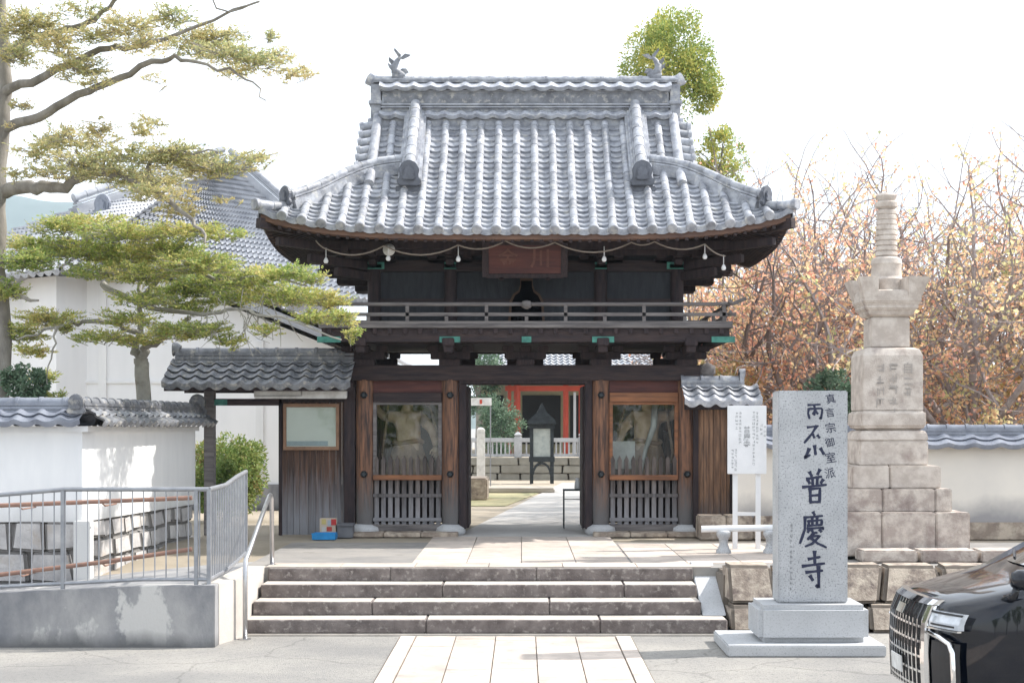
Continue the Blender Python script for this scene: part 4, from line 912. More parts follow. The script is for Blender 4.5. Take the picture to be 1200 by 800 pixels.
def brush(m, ch, px, py0, wpx, hpx, Y, yy, wt):
    for q_, st_ in enumerate(CH[ch]):
        yq = yy - .00025 * q_
        pts = [Vector((X(px + (a / 10 - .5) * wpx, Y), 0, Z(py0 + (1 - b / 10) * hpx, Y))) for a, b in st_]
        fine = []
        for a, b in zip(pts, pts[1:]): fine += [a.lerp(b, t / 5) for t in range(5)]
        fine.append(pts[-1]); n = len(fine); Lf, Rt = [], []
        for i, p in enumerate(fine):
            d = (fine[min(i + 1, n - 1)] - fine[max(i - 1, 0)]).normalized(); s = Vector((-d.z, 0, d.x)); t = i / (n - 1)
            ww = wt * (1.15 - .75 * sin(pi * min(1, t * 1.15)) ** .8 * .55 - .55 * max(0, t - .72) / .28 * (.9 if len(st_) < 4 else 1)) * (.9 if abs(d.z) < .5 else 1.1)
            if i == 0: p = p - d * wt * .35
            Lf.append(p + s * ww * .5); Rt.append(p - s * ww * .5)
        vs = []
        for a, b in zip(Lf, Rt): vs += [(a.x, yq, a.z), (b.x, yq, b.z)]
        m.add(vs, [(2 * i, 2 * i + 1, 2 * i + 3, 2 * i + 2) for i in range(n - 1)])
m = MB(); yy = sy0 - .0015; YY = 16.25
brush(m, '西', 955, 472, 26, 24, YY, yy, .026); brush(m, '石', 953, 497, 27, 25, YY, yy, .028); brush(m, '山', 954, 518, 30, 25, YY, yy, .034)
brush(m, '普', 955, 550, 29, 40, YY, yy, .034); brush(m, '慶', 953, 600, 32, 40, YY, yy, .031); brush(m, '寺', 954, 647, 28, 42, YY, yy, .036)
m.build('brushed_characters', ink, stl, fix=False)
m = MB()
for i, ch in enumerate('真言宗御室派'): put_text(m, ch, (.105, .10, .11, .10, .115, .11)[i], (X(973.5 - (i % 2) * .8, YY), yy, Z((468, 484, 502, 519, 537, 555)[i], YY)), (1, .0, .14), (-.22, 0, 1), .0006, .0003)
m.build('side_characters', ink, stl, fix=False)
m = MB()
for i in range(13): scribble(m, .035, (X(927, YY), yy, Z(615 + i * 6.2, YY)), i)
m.build('small_characters', M('pale_cut', (.28, .29, .30), None, 9, .8, 0), stl, fix=False)

# ------------------------------------------------------------------ stepped stone tower
TX, TY = 4.66, 20.75
tw = thing('stone_tower', (TX, TY, TZ), 'tall stepped stone pagoda monument with flared cap and ringed spire', 'stone monument')
def zc(py, d=0): return Z(py, TY - d)
def tier(name, hw, pa, pb, mat, bev=.015, split=None, rough=(.01, 4)):
    d = hw; za, zb = Z(pb, TY - d), Z(pa, TY - d); m = MB()
    if split:
        x = -hw
        while x < hw - .02:
            b = min(x + random.Random(int(x * 99)).uniform(.45, .75), hw); b = hw if hw - b < .2 else b
            for s in (-1, 1): m.box(TX + x + .003, TX + b - .003, *sorted((TY + s * hw, TY + s * (hw - .3))), za + .002, zb)
            x = b
        m.box(TX - hw + .006, TX - hw + .3, TY - hw + .31, TY + hw - .31, za + .002, zb); m.box(TX + hw - .3, TX + hw - .006, TY - hw + .31, TY + hw - .31, za + .002, zb)
        m.box(TX - hw + .31, TX + hw - .31, TY - hw + .31, TY + hw - .31, za + .002, zb - .004)
    else: m.box(TX - hw, TX + hw, TY - hw, TY + hw, za, zb)
    return m.build(name, mat, tw, bevel=bev, rough=rough)
s1 = 20.0 / F
tier('base_tier', .842, 600.5, 652, tower_b, split=1); tier('base_tier', .667, 573, 600, tower_b, split=1); tier('base_tier', .558, 545.5, 572.5, tower_s, split=1)
tier('plinth', .431, 516, 545, tower_s)
def sqp(hw, z): return (hw, z)
k0 = 20.55 / F
m = MB(); m.lathe((TX, TY, 0), [(.431, Z(516.2, 20.32)), (.42, Z(510, 20.32)), (38 * k0, Z(506, 20.5)), (34 * k0, Z(504, 20.5))], sq=1); m.build('lotus_plinth', tower_s, tw, bevel=.012, rough=(.012, 5))
m = MB(); m.lathe((TX, TY, 0), [(30 * k0, Z(504, 20.6)), (38 * k0, Z(500, 20.6)), (38 * k0, Z(485, 20.6)), (36.5 * k0, Z(481.5, 20.6))], sq=1); m.build('body_base', tower_s, tw, bevel=.02, rough=(.006, 5))
m = MB(); m.lathe((TX, TY, 0), [(35 * k0, Z(481, 20.65)), (35 * k0, Z(417, 20.65)), (32 * k0, Z(410, 20.65)), (26 * k0, Z(408, 20.65)), (20, 0)][:4], sq=1); bdy = m.build('body', tower_s, tw, bevel=.008, rough=(.004, 5))
m = MB(); yb = TY - 35 * k0 - .008
put_text(m, '自', .15, (TX + 17 * .0109, yb, Z(432, yb)), (1, 0, 0), (0, 0, 1), .001, .001)
for px, pa, n_ in ((1028, 432, 4), (1043, 430, 5), (1060, 446, 2)):
    for i in range(n_): scribble(m, .12, (TX + (px - 1043) * .0109, yb, Z(pa + i * 13, yb)), px + i)
m.build('lettering', graven, bdy, fix=False)
m = MB(); m.lathe((TX, TY, 0), [(22.5 * k0, Z(407.8, 20.8)), (22.5 * k0, Z(376, 20.8)), (21 * k0, Z(373, 20.8))], sq=1); m.build('neck', tower_s, tw, bevel=.01, rough=(.004, 5))
m = MB()                                                          # cap with flared corner horns
m.lathe((TX, TY, 0), [(21 * k0, Z(373, 20.8)), (27 * k0, Z(370, 20.8)), (27 * k0, Z(366, 20.8)), (31 * k0, Z(364, 20.8)), (31 * k0, Z(358.5, 20.8)), (34 * k0, Z(356, 20.8)), (34 * k0, Z(343, 20.8)), (20 * k0, Z(341, 20.8))], sq=1)
for ax in (-1, 1):
    for ay in (-1, 1):
        c = Vector((TX, TY, 0)); q = 34 * k0
        def pt(a, b, z): return (TX + ax * a, TY + ay * b, z)
        za, zb = Z(352, 20.8), Z(328, 20.8)
        vs = [pt(q, q, za), pt(q * .5, q, za), pt(q * .32, q * .32, za), pt(q, q * .5, za),
              pt(q * 1.24, q * 1.24, zb), pt(q * .50, q * 1.14, zb + .01), pt(q * .40, q * .40, zb), pt(q * 1.14, q * .50, zb + .01)]
        m.add(vs, [(0, 1, 2, 3), (4, 5, 6, 7), (0, 1, 5, 4), (1, 2, 6, 5), (2, 3, 7, 6), (3, 0, 4, 7)])
m.build('flared_cap', tower_s, tw, bevel=.012, rough=(.006, 5))
m = MB(); k1 = 21.0 / F; pr = [(19 * k1, Z(344, 21))]
for r, py in ((20, 330), (17.5, 327), (17, 314), (18, 312), (17, 306), (10.5, 303)): pr.append((r * k1, Z(py, 21)))
for i in range(9): y_ = 303 - i * 6.0; pr += [(10.8 * k1, Z(y_, 21)), (12.6 * k1 * (1 - .010 * i), Z(y_ - .9, 21)), (12.6 * k1 * (1 - .010 * i), Z(y_ - 4.7, 21)), (10.8 * k1, Z(y_ - 5.4, 21))]
for r, py in ((9, 249), (12.5, 246), (13, 241), (9.5, 239), (11.5, 236), (12, 233), (9, 230), (3, 229)): pr.append((r * k1, Z(py, 21)))
m.lathe((TX, TY, 0), pr, 24); m.build('spire', tower_s, tw, auto=35)

# ------------------------------------------------------------------ right plaster wall
wr = thing('plaster_wall', (X(1050, 23.4), 23.4, TZ), 'long cream plaster wall with blue-grey tiled cap running behind the stone tower to the right edge', 'wall')
YR_ = 23.5
m = MB(); m.box(X(861, YR_), 16, YR_, YR_ + .25, TZ + .24, 2.02); m.build('plaster_panel', plaster_c, wr)
m = MB(); m.box(X(861, YR_), 16, YR_ - .05, YR_ + .3, TZ, TZ + .25); m.build('base_course', oldstone, wr, bevel=.01)
wall_cap(wr, (X(861, YR_), YR_ + .125, 0), (16, YR_ + .125, 0), 1.97, 2.12, .34, tile_b, 34, 3)

# ------------------------------------------------------------------ left plaster wall with corner
wl = thing('corner_wall', (-5.3, 19.6, .2), 'white plaster wall with tiled cap turning a corner at the left above rough stone footing', 'wall')
A0, A1, A2 = (-13, 19.55, 0), (-5.30, 19.55, 0), (-4.86, 24.0, 0)
m = MB(); m.box(-13, -5.28, 19.45, 19.7, 1.11, 2.19)
m.prism([(-5.28, 19.452, 1.11), (-4.84, 24.0, 1.11), (-5.09, 24.0, 1.11), (-5.53, 19.452, 1.11)], (0, 0, 1.08)); m.build('plaster_panel', plaster, wl)
m = MB(); m.box(-13, -5.20, 19.40, 19.75, 2.19, 2.26); m.prism([(-5.21, 19.5, 2.19), (-4.78, 24.0, 2.19), (-5.15, 24.0, 2.19), (-5.6, 19.5, 2.19)], (0, 0, .07)); m.build('cornice', plaster, wl)
wall_cap(wl, A0, (-5.24, 19.55, 0), 2.29, 2.44, .34, tile_b, 30, 3)
wall_cap(wl, (-5.30, 19.35, 0), (-4.86, 24.2, 0), 2.285, 2.44, .30, tile_d, 20, 3)
m = MB(); onigawara(m, (-4.86, 24.22, 2.56), (.05, 1, 0), .9); onigawara(m, (-5.30, 19.28, 2.50), (0, -1, 0), .7); m.build('end_tile', tile_d, wl, bevel=.01)
m = MB(); rs = random.Random(21); m.box(-13, -5.36, 19.50, 19.9, .0, 1.12); m.prism([(-5.35, 19.46, 0), (-4.92, 23.95, 0), (-5.3, 23.95, 0), (-5.7, 19.52, 0)], (0, 0, 1.12)); m.m = 1
for r, (za, zb) in enumerate(((-.05, .38), (.38, .76), (.76, 1.12))):
    x = -13.0 + r * .17
    while x < -5.45:
        b = min(x + rs.uniform(.30, .75), -5.34); b = -5.34 if -5.34 - b < .25 else b; t1, t2 = rs.uniform(-.1, .1), rs.uniform(-.1, .1); ya = 19.37 + rs.uniform(0, .04) + r * .012
        m.prism([(x + .008, ya, za + .006 + t1 * .3), (b - .008, ya, za + .006 + t2 * .3), (b - .008 + t2 * .8, ya + .02, zb - .006), (x + .008 + t1 * .6, ya + .02, zb - .006)], (0, .32, 0)); x = b
for (z, zt_) in ((.02, .36), (.36, .62), (.62, .88), (.88, 1.12)):
    y = 19.50 + rs.uniform(-.02, .0) - 0; first = rs.uniform(.1, .6)
    while y < 23.8:                                            # side face: rubble
        b = y + (first if first else rs.uniform(.28, .62)); first = 0; f = (y - 19.4) / 4.5; xx = -5.31 + .43 * f + rs.uniform(-.02, .05); t1 = rs.uniform(-.06, .06)
        m.prism([(xx, y + .008, z + .006 + t1 * .5), (xx + .042 * (b - y) / .5, b - .008, z + .006), (xx + .04 * (b - y) / .5 - .02, b - .01 + t1, zt_ - .006), (xx - .02, y + .01 + t1, zt_ - .006 + t1 * .3)], (-.25, 0, 0)); y = b
m.build('stone_footing', [M('dark_gap', (.22, .21, .20)), rubble_m], wl, bevel=.03, seg=3, rough=(.018, 5))
m = MB(); m.box(-5.34, -5.14, 19.28, 19.448, .2, 1.13); m.build('corner_pillar', plaster, wl, bevel=.008)

# ------------------------------------------------------------------ ramp, its retaining wall, fence and rails
m = MB(); m.prism([(-13, 16.78, -.02), (-13, 16.78, .06), (-5.6, 16.78, .40), (-3.6, 16.78, .60), (-3.25, 16.78, .615), (-3.25, 16.78, -.02)], (0, 2.9, 0)); o = m.build('ramp', conc); struct(o)
rwl = thing('ramp_wall', (-5, 16.7, 0), 'low stained grey concrete wall holding the ramp on the left beside the steps', 'wall')
m = MB(); m.prism([(-13, 16.55, -.01), (-13, 16.55, .25), (-5.4, 16.55, .555), (-3.9, 16.55, .625), (-3.14, 16.55, .635), (-3.14, 16.55, -.01)], (0, .22, 0))
m.build('front_panel', conc, rwl, bevel=.008)
m = MB(); m.prism([(-3.14, 16.775, -.01), (-2.99, 17.40, -.01), (-2.99, 18.9, -.01), (-3.24, 18.9, -.01), (-3.30, 16.775, -.01)], (0, 0, .645)); m.build('side_panel', M('sunlit_concrete', (.52, .48, .43), (.40, .37, .34), 1.8, .85, .25, 40), rwl, bevel=.008)  # same concrete made paler: sunlight on the side face put into the colour
fn = thing('metal_fence', (-3.22, 16.68, .64), 'grey metal picket fence standing on the stained concrete ramp wall', 'fence')
def ztop(x): return 1.61 if x > -4.7 else 1.61 + (x + 4.7) * .085
def zbot(x): return .685 if x > -3.9 else .685 + (x + 3.9) * .052
xs = [-12.5, -8, -4.7, -3.9, -3.22]
m = MB(); m.tube([(x, 16.66, ztop(x)) for x in xs], .024, 10); 
m.tube([(-3.22, 16.66, 1.61), (-3.22, 17.6, 1.62), (-3.22, 18.3, 1.69), (-3.22, 18.9, 1.73)], .024, 10); m.build('top_rail', fence_m, fn, auto=40)
m = MB(); m.tube([(x, 16.66, zbot(x)) for x in xs], .020, 8); m.tube([(-3.22, 16.66, .685), (-3.22, 17.6, .69), (-3.22, 18.3, .74), (-3.22, 18.9, .79)], .02, 8); m.build('bottom_rail', fence_m, fn, auto=40)
m = MB(); x = -12.4
while x < -3.25: m.tube([(x, 16.66, zbot(x)), (x, 16.66, ztop(x))], .0075, 6, cap=False); x += .115
y = 16.77
while y < 18.88:
    zt2 = 1.61 + max(0, (y - 17.3)) * .075; m.tube([(-3.22, y, .685 + max(0, y - 17.3) * .065), (-3.22, y, zt2)], .0085, 6, cap=False); y += .10
m.build('pickets', fence_m, fn)
for x, y in ((-4.72, 16.66), (-8, 16.66), (-3.35, 16.66), (-3.22, 16.66), (-3.22, 18.88)):
    m = MB(); m.box(x - .02, x + .02, y - .02, y + .02, .58 if x > -5 else .40, (1.61 if y < 18 else 1.72) if x > -4.8 else ztop(x)); m.build('post', fence_m, fn, bevel=.004)
pr_ = thing('ramp_handrail', (-6, 18.7, .3), 'two brown pipe handrails running along the ramp in front of the stone footing', 'handrail')
m = MB(); m.tube([(-12.5, 18.7, 1.16), P(0, 592, 18.7), P(225, 583, 18.7)], .026, 10); m.build('upper_pipe', brownp, pr_, auto=40)
m = MB(); m.tube([(-12.5, 18.7, .20), P(0, 673, 18.7), P(130, 657, 18.7), P(225, 643, 18.7)], .026, 10); m.build('lower_pipe', brownp, pr_, auto=40)
for px in (-120, 20, 118):
    for t_ in (0, 1):
        m = MB(); a = P(px, 592 - px * .04 if t_ == 0 else 673 - px * .125, 18.7); m.tube([a, (a.x, a.y + .2, a.z - .06), (a.x, 19.42, a.z - .06)], .010, 6); m.build('bracket', brownp, pr_, auto=40)
hr = thing('steel_handrail', (-3.0, 17.3, 0), 'polished stainless handrail sloping up the left side of the steps', 'handrail')
m = MB(); a, b = (-2.94, 17.2, .80), (-2.96, 18.95, 1.44)
m.tube([(-2.94, 17.2, .0), (-2.94, 17.2, .74), (-2.94, 17.24, .83), b, (-2.96, 19.06, 1.45), (-2.955, 19.12, 1.40), (-2.95, 19.12, TZ)], .026, 14); m.build('rail', steel, hr, smooth=True)
for y, z in ((17.2, .002), (19.12, TZ + .002)): m = MB(); m.lathe((-2.945, y, z), [(.07, 0), (.07, .006), (.03, .012)], 16); m.build('foot_plate', steel, hr)

# ------------------------------------------------------------------ white storehouse and the big-roofed hall behind it
YH = 32.0
wh = thing('white_storehouse', (X(200, YH), YH, TZ), 'large white plastered building with grey-edged gable behind the layered tree', 'building')
pk, ev = Z(292, YH), Z(417, YH); xp, xr = X(120, YH), X(428, YH); xl = 2 * xp - xr
m = MB(); m.prism([(xl + .5, YH, TZ - .1), (xr - .5, YH, TZ - .1), (xr - .5, YH, ev + .12), (xp, YH, pk - .12), (xl + .5, YH, ev + .12)], (0, 11, 0)); m.build('wall', plaster_h, wh)
m = MB()
for s in (-1, 1):
    xe = xr if s > 0 else xl
    m.prism([(xp, YH - .45, pk), (xe, YH - .45, ev), (xe, YH - .45, ev + .17), (xp, YH - .45, pk + .17)], (0, 12, 0))
m.build('verge', M('grey_verge', (.40, .41, .43), (.33, .34, .36), 3, .7, .1), wh)
m = MB()
for s in (-1, 1):
    xe = xr + .1 if s > 0 else xl - .1
    wave_roof(m, (xe, YH - .5, ev + .2), (xe, YH + 11.6, ev + .2), (xp, YH - .5, pk + .2), (xp, YH + 11.6, pk + .2), 40, 22, .05, .03, 4, .06)
m.build('roof', tile_h, wh, fix=False)
m = MB()
for px in (116, 300): m.box(X(px, YH), X(px + 9, YH), YH - .05, YH, TZ, Z(400 if px > 200 else 330, YH))
m.box(X(20, YH), X(400, YH), YH - .03, YH - .001, Z(449, YH), Z(446, YH)); m.build('wall_batten', plaster, wh)
m = MB(); m.box(X(-40, YH), X(425, YH), YH - .06, YH - .001, TZ, TZ + .5); m.build('plinth', conc, wh)
YA = 38.0
hl = thing('temple_hall', (X(250, YA), YA + 3, TZ), 'big temple hall with pale grey tiled hip roof rising behind the white storehouse', 'hall')
zb2 = Z(354, YA); B2 = P(446, 354, YA); AP = P(267, 192, YA); 
Y1 = (zb2 - EYE) and (zb2 - EYE) * F / (500 - 318); B1 = P(70, 318, Y1)
# roof: front-right slope
m = MB(); a0 = Vector((B1.x, B1.y, zb2)); a1 = Vector((B2.x, B2.y, zb2)); ap2 = AP + (a0 - a1).normalized() * .2
wave_roof(m, a0, a1, ap2, AP, 44, 26, .07, .045, 5, .08)
bk = (a1 - a0).normalized(); nr_ = Vector((-bk.y, bk.x, 0)); nr_ = nr_ if nr_.x < 0 else -nr_
c0 = a0 + nr_ * 7; c1 = a1 + nr_ * 7
wave_roof(m, c0, a0, ap2 + nr_ * .1, ap2, 30, 26, .07, .045, 4, .08)
m.quad(a1, c1, AP + nr_ * .1, AP); m.quad(c1, c0, ap2 + nr_ * .1, AP + nr_ * .1)
hr_ = m.build('roof', tile_h, hl, fix=False, auto=50)
m = MB()
def hipr(m, a, b, w_=.3):
    a, b = Vector(a), Vector(b)
    m.beam(a, b, w_, .22)
    for k in range(3): m.beam(a + Vector((0, 0, .14 + .07 * k)), b + Vector((0, 0, .14 + .07 * k)), w_ * (.85 - .2 * k), .045)
    roll(m, [a + Vector((0, 0, .34)), b + Vector((0, 0, .34))], .09, 10)
lf = P(88, 250, YA - 2.4); hipr(m, lf, AP + Vector((-.1, 0, 0))); hipr(m, a1 + Vector((0, 0, .1)), AP + Vector((.05, 0, 0)), .34); m.build('hip_ridge', tile_h, hr_, auto=40)
m = MB(); onigawara(m, P(122, 244, YA - 2.6), (-.4, -1, 0), 1.5); m.build('demon_tile', tile_b, hr_, bevel=.02)
m = MB(); m.prism([lf, lf + Vector((0, .1, -2)), AP + Vector((0, .5, -2)), AP], (.02, .3, 0)) if False else None
m = MB(); q1, q2 = a0 + (a1 - a0) * .06, a1 - (a1 - a0) * .06; m.prism([q1 + nr_ * .8, q2 + nr_ * .8, q2 + nr_ * 6.2, q1 + nr_ * 6.2], (0, 0, -(zb2 - TZ + .1))); m.build('wall', plaster_h, hl)

# ------------------------------------------------------------------ seen through the gate
YC = 50.0
pw = thing('podium_wall', (X(620, YC), YC, TZ), 'low coursed stone retaining wall seen through the gate', 'wall')
m = MB(); rs = random.Random(2); stones(m, X(480, YC), X(780, YC), YC, TZ - .05, Z(536, YC), 3, .5, 1.0, rs, .0, .5, .02); m.build('stone_courses', M('podium_stone', (.30, .29, .25), (.21, .20, .17), 2, .9, .4, 20), pw, bevel=.02); 
struct(MB().box(-14, 14, YC + .4, 75, TZ - .01, Z(536, YC) - .01).build('podium_ground', gravel_m))
bl = thing('stone_balustrade', (X(620, YC), YC + .25, Z(536, YC)), 'grey stone balustrade on the podium wall seen through the gate', 'balustrade')
m = MB(); m.box(X(480, YC), X(780, YC), YC + .15, YC + .33, Z(518, YC), Z(513, YC)); m.box(X(480, YC), X(780, YC), YC + .17, YC + .31, Z(535, YC), Z(532, YC)); m.build('rail', granite, bl, bevel=.01)
for px in (530, 607, 683, 760):
    m = MB(); m.lathe((X(px, YC), YC + .24, 0), [(4.6 * YC / F, Z(536, YC)), (4.6 * YC / F, Z(512, YC)), (3.2 * YC / F, Z(511, YC)), (5 * YC / F, Z(509.5, YC)), (1.5 * YC / F, Z(506, YC))], sq=1); m.build('newel', granite, bl, bevel=.01)
m = MB()
for i in range(60):
    px = 482 + i * 5.0
    if min(abs(px - q) for q in (530, 607, 683, 760)) > 5: m = MB(); m.box(X(px - .9, YC), X(px + .9, YC), YC + .2, YC + .28, Z(533, YC), Z(517, YC)); m.build('baluster', granite, bl)
YD = 58.0
sh = thing('red_shrine_hall', (X(640, YD), YD + 3, TZ), 'shrine hall with vermilion pillars and beams seen through the gate', 'hall')
zg = Z(536, YC) - .01
m = MB(); m.box(X(560, YD + 2), X(760, YD + 2), YD + 2.2, YD + 8, zg, Z(440, YD)); m.build('wall', M('ochre_wall', (.34, .31, .19), (.24, .24, .17), 1.5, .8, .1), sh)
for px, w_ in ((597, 2.2), (606, 4), (663, 3.3), (682, 4), (720, 4)):
    m = MB(); m.tube([P(px, 520, YD) - Vector((0, 0, .0)), (X(px, YD), YD, Z(440, YD))], w_ * YD / F, 12); 
    m.v = [(v[0], v[1], max(v[2], zg) if v[2] < 2 else v[2]) for v in m.v]; m.tube([(X(px, YD), YD, zg), (X(px, YD), YD, 1.8)], w_ * YD / F * .999, 12); m.build('pillar', redp, sh, auto=40)
m = MB(); m.box(X(592, YD), X(730, YD), YD - .1, YD + .1, Z(458, YD), Z(452, YD)); m.box(X(592, YD), X(730, YD), YD - .08, YD + .08, Z(448, YD), Z(443, YD)); m.build('beam', redp, sh)
m = MB(); 
for a, b in ((570, 590), (612, 657), (668, 680)): m.box(X(a, YD + 2.2), X(b, YD + 2.2), YD + 2.15, YD + 2.2, Z(520, YD + 2.2), Z(463, YD + 2.2))
m.build('door', glass_dark, sh)
m = MB(); m.box(X(672, YD - .6) , X(675, YD - .6), YD - .65, YD - .5, zg, Z(460, YD)); m.build('pale_post', granite_b, sh)
m = MB(); wave_roof(m, (X(540, YD), YD - 1.5, Z(440, YD)), (X(780, YD), YD - 1.5, Z(440, YD)), (X(540, YD), YD + 5, Z(380, YD)), (X(780, YD), YD + 5, Z(380, YD)), 34, 16, .06, .04, 5); 
wave_roof(m, (X(540, YD), YD + 11.5, Z(440, YD)), (X(780, YD), YD + 11.5, Z(440, YD)), (X(540, YD), YD + 5, Z(380, YD)), (X(780, YD), YD + 5, Z(380, YD)), 34, 16, .06, .04, 5); m.build('roof', tile_h, sh, fix=False)
# dark lantern case
YN = 46.5
ln = thing('lantern_case', (X(635, YN), YN, TZ), 'dark iron offering lantern case with glass sides and gabled roof on arched legs', 'lantern')
def pxb(m, a, b, c_, d, y0, y1): m.box(X(a, YN), X(b, YN), y0, y1, Z(d, YN), Z(c_, YN))
m = MB()
for a in (621, 645):
    for y in (YN, YN + .6): pxb(m, a, a + 4, 497, 566.5, y, y + .09)
pxb(m, 620, 650, 535, 541, YN - .03, YN + .72); pxb(m, 620, 650, 497, 502, YN - .03, YN + .72)
for y in (YN + .01, YN + .62):
    for k in range(8):
        a0_, a1_ = pi * k / 8, pi * (k + 1) / 8; c = P(635, 556, YN)
        m.beam((c.x + .25 * cos(a0_), y, c.z + .33 * sin(a0_)), (c.x + .25 * cos(a1_), y, c.z + .33 * sin(a1_)), .05, .06)
m.build('frame', blackiron, ln)
m = MB(); pxb(m, 625, 645, 502, 535, YN + .03, YN + .05); m.build('glass', M('pale_glass', (.42, .46, .44), (.30, .34, .33), 6, .15, 0), ln)
m = MB(); c = P(635, 497, YN); wd_ = 17 * YN / F
m.prism([(c.x - wd_, YN - .2, c.z), (c.x - wd_ * .9, YN - .2, c.z + .14), (c.x - wd_ * .35, YN - .2, c.z + .34), (c.x, YN - .2, c.z + .62), (c.x + wd_ * .35, YN - .2, c.z + .34), (c.x + wd_ * .9, YN - .2, c.z + .14), (c.x + wd_, YN - .2, c.z)], (0, 1.0, 0)); m.build('roof', blackiron, ln, bevel=.02)
# white post, shrub, stone blocks, table etc.
m = MB(); Yp = 42; m.lathe((X(563.5, Yp), Yp, 0), [(4.7 * Yp / F, TZ), (4.7 * Yp / F, Z(503, Yp)), (2 * Yp / F, Z(500.5, Yp))], sq=1); o = m.build('marker_post', white_w, bevel=.01); setp(o, 'square white marker post seen just inside the left edge of the gate passage', 'post')
m = MB(); Yp = 36; m.box(X(520, Yp), X(571, Yp), Yp, Yp + 1.6, TZ, Z(560, Yp)); o = m.build('stone_block', oldstone, bevel=.03); setp(o, 'beige stone block at the edge of the gate passage below the white marker post', 'block'); m = MB(); m.box(X(571, 40), X(650, 40), 40, 41.4, TZ - .01, TZ + .12); o = m.build('stone_platform', M('platform_stone', (.42, .38, .32), (.33, .30, .26), 2, .85, .3), bevel=.03); setp(o, 'long low stone kerb platform crossing the court before the lantern case', 'platform')
Yt = 25.8
tb = thing('side_table', (X(672, Yt), Yt, TZ), 'thin black metal table standing inside the right edge of the passage', 'table')
for px in (661, 683):
    for dy in (0, .35): m = MB(); m.box(X(px, Yt) - .009, X(px, Yt) + .009, Yt + dy, Yt + dy + .018, TZ, Z(575, Yt)); m.build('leg', blackiron, tb)
m = MB(); m.box(X(660, Yt), X(684.5, Yt), Yt - .01, Yt + .38, Z(575, Yt), Z(573, Yt)); m.box(X(661, Yt), X(683, Yt), Yt + .002, Yt + .014, Z(585, Yt), Z(584, Yt)); m.build('top', blackiron, tb)
m = MB(); m.lathe((X(677, Yt), Yt + .15, Z(573, Yt)), [(.04, 0), (.05, .02), (.045, .10), (.03, .14), (.035, .17), (.012, .18)], 14); o = m.build('white_vase', white_p, smooth=True); setp(o, 'small white container standing on the thin black table', 'container')
m = MB(); Yp = 44; m.box(X(546, Yp), X(576, Yp), Yp, Yp + .06, Z(475, Yp), Z(466, Yp)); m.build_ = None
hs = thing('hanging_sign', (X(560, Yp), Yp, TZ), 'pale horizontal sign on posts with a small red mark left of the shrine hall', 'sign')
m.build('board', white_w, hs); m = MB(); m.box(X(562, Yp), X(565, Yp), Yp - .01, Yp - .001, Z(473, Yp), Z(468, Yp)); m.build('red_mark', redp, hs)
for px in (548, 574): m = MB(); m.box(X(px, Yp), X(px + 1.5, Yp), Yp + .061, Yp + .1, TZ, Z(468, Yp)); m.build('post', fence_m, hs)

# ------------------------------------------------------------------ trees
class Leaves:
    def __init__(s): s.v = []; s.f = []
    def leaf(s, p, d, ln, wd, r):
        d = d.normalized(); sd = d.cross(Vector((r.uniform(-1, 1), r.uniform(-1, 1), r.uniform(-1, 1)))); 
        if sd.length < 1e-3: return
        sd.normalize(); sd *= wd * .5; n = len(s.v); e = p + d * ln; mid = p + d * ln * .5
        s.v += [p[:], (mid + sd)[:], e[:], (mid - sd)[:]]; s.f.append((n, n + 1, n + 2, n + 3))
    def build(s, name, mat, parent):
        org = ORG[parent.name]; me = bpy.data.meshes.new(name); me.from_pydata([(a - org.x, b - org.y, c - org.z) for a, b, c in s.v], [], s.f)
        me.materials.append(mat); me.update(); o = bpy.data.objects.new(name, me); COL.objects.link(o); o.parent = parent; return o
def rv(r, s=1): return Vector((r.gauss(0, s), r.gauss(0, s), r.gauss(0, s)))
def curve_pts(pts, n=4):
    out_ = []
    for i in range(len(pts) - 1):
        p0, p1, p2, p3 = pts[max(0, i - 1)], pts[i], pts[i + 1], pts[min(len(pts) - 1, i + 2)]
        for k in range(n):
            t = k / n; out_.append(.5 * ((2 * p1) + (p2 - p0) * t + (2 * p0 - 5 * p1 + 4 * p2 - p3) * t * t + (3 * p1 - p0 - 3 * p2 + p3) * t ** 3))
    return out_ + [pts[-1]]
def pad(L_, B_, c, rx, ry, rz, ntw, nl, r, ll=.055, lw_=.022, flat=.35):
    """a spray of foliage: fine twigs leaving the pad's heart, small leaves set along them"""
    for _ in range(ntw):
        a = r.uniform(0, 2 * pi); q = sqrt(r.random()); off = Vector((rx * q * cos(a), rx * .85 * q * sin(a) if ry is None else ry * q * sin(a), rz * r.uniform(-1, 1) * (1 - .4 * q)))
        e = c + off; s0 = c + off * .45 + Vector((0, 0, -.02)) + rv(r, .03); d = (e - s0)
        if d.length < .05: continue
        dd = d.normalized() + Vector((0, 0, r.uniform(-.1, .25))); ln = min(.45, d.length * .9 + .1); s1 = e - dd.normalized() * ln
        if r.random() < .55: B_.tube([s1, s1.lerp(e, .5) + rv(r, .012), e], [.006, .0045, .002], 3, cap=False)
        sub = 3
        for k in range(sub):
            t0 = r.uniform(.1, .7); b0 = s1.lerp(e, t0); bd_ = (dd + Vector((r.uniform(-1, 1), r.uniform(-1, 1), r.uniform(-.25, .3))) * .9).normalized(); bl = ln * r.uniform(.25, .5)
            for j in range(nl):
                t = j / nl; p = b0 + bd_ * bl * t; ld = bd_ * .4 + Vector((r.uniform(-1, 1), r.uniform(-1, 1), r.uniform(-flat, .6)))
                L_.leaf(p, ld, ll * r.uniform(.6, 1.3), lw_ * r.uniform(.7, 1.3), r)
def limb(B_, pts, r0, r1, r, n=4, wob=.02):
    c = curve_pts([Vector(p) for p in pts], n); k = len(c); c = [p + rv(r, wob * (0 < i < k - 1)) for i, p in enumerate(c)]
    B_.tube(c, [r0 + (r1 - r0) * (i / (k - 1)) ** .8 for i in range(k)], 9); return c
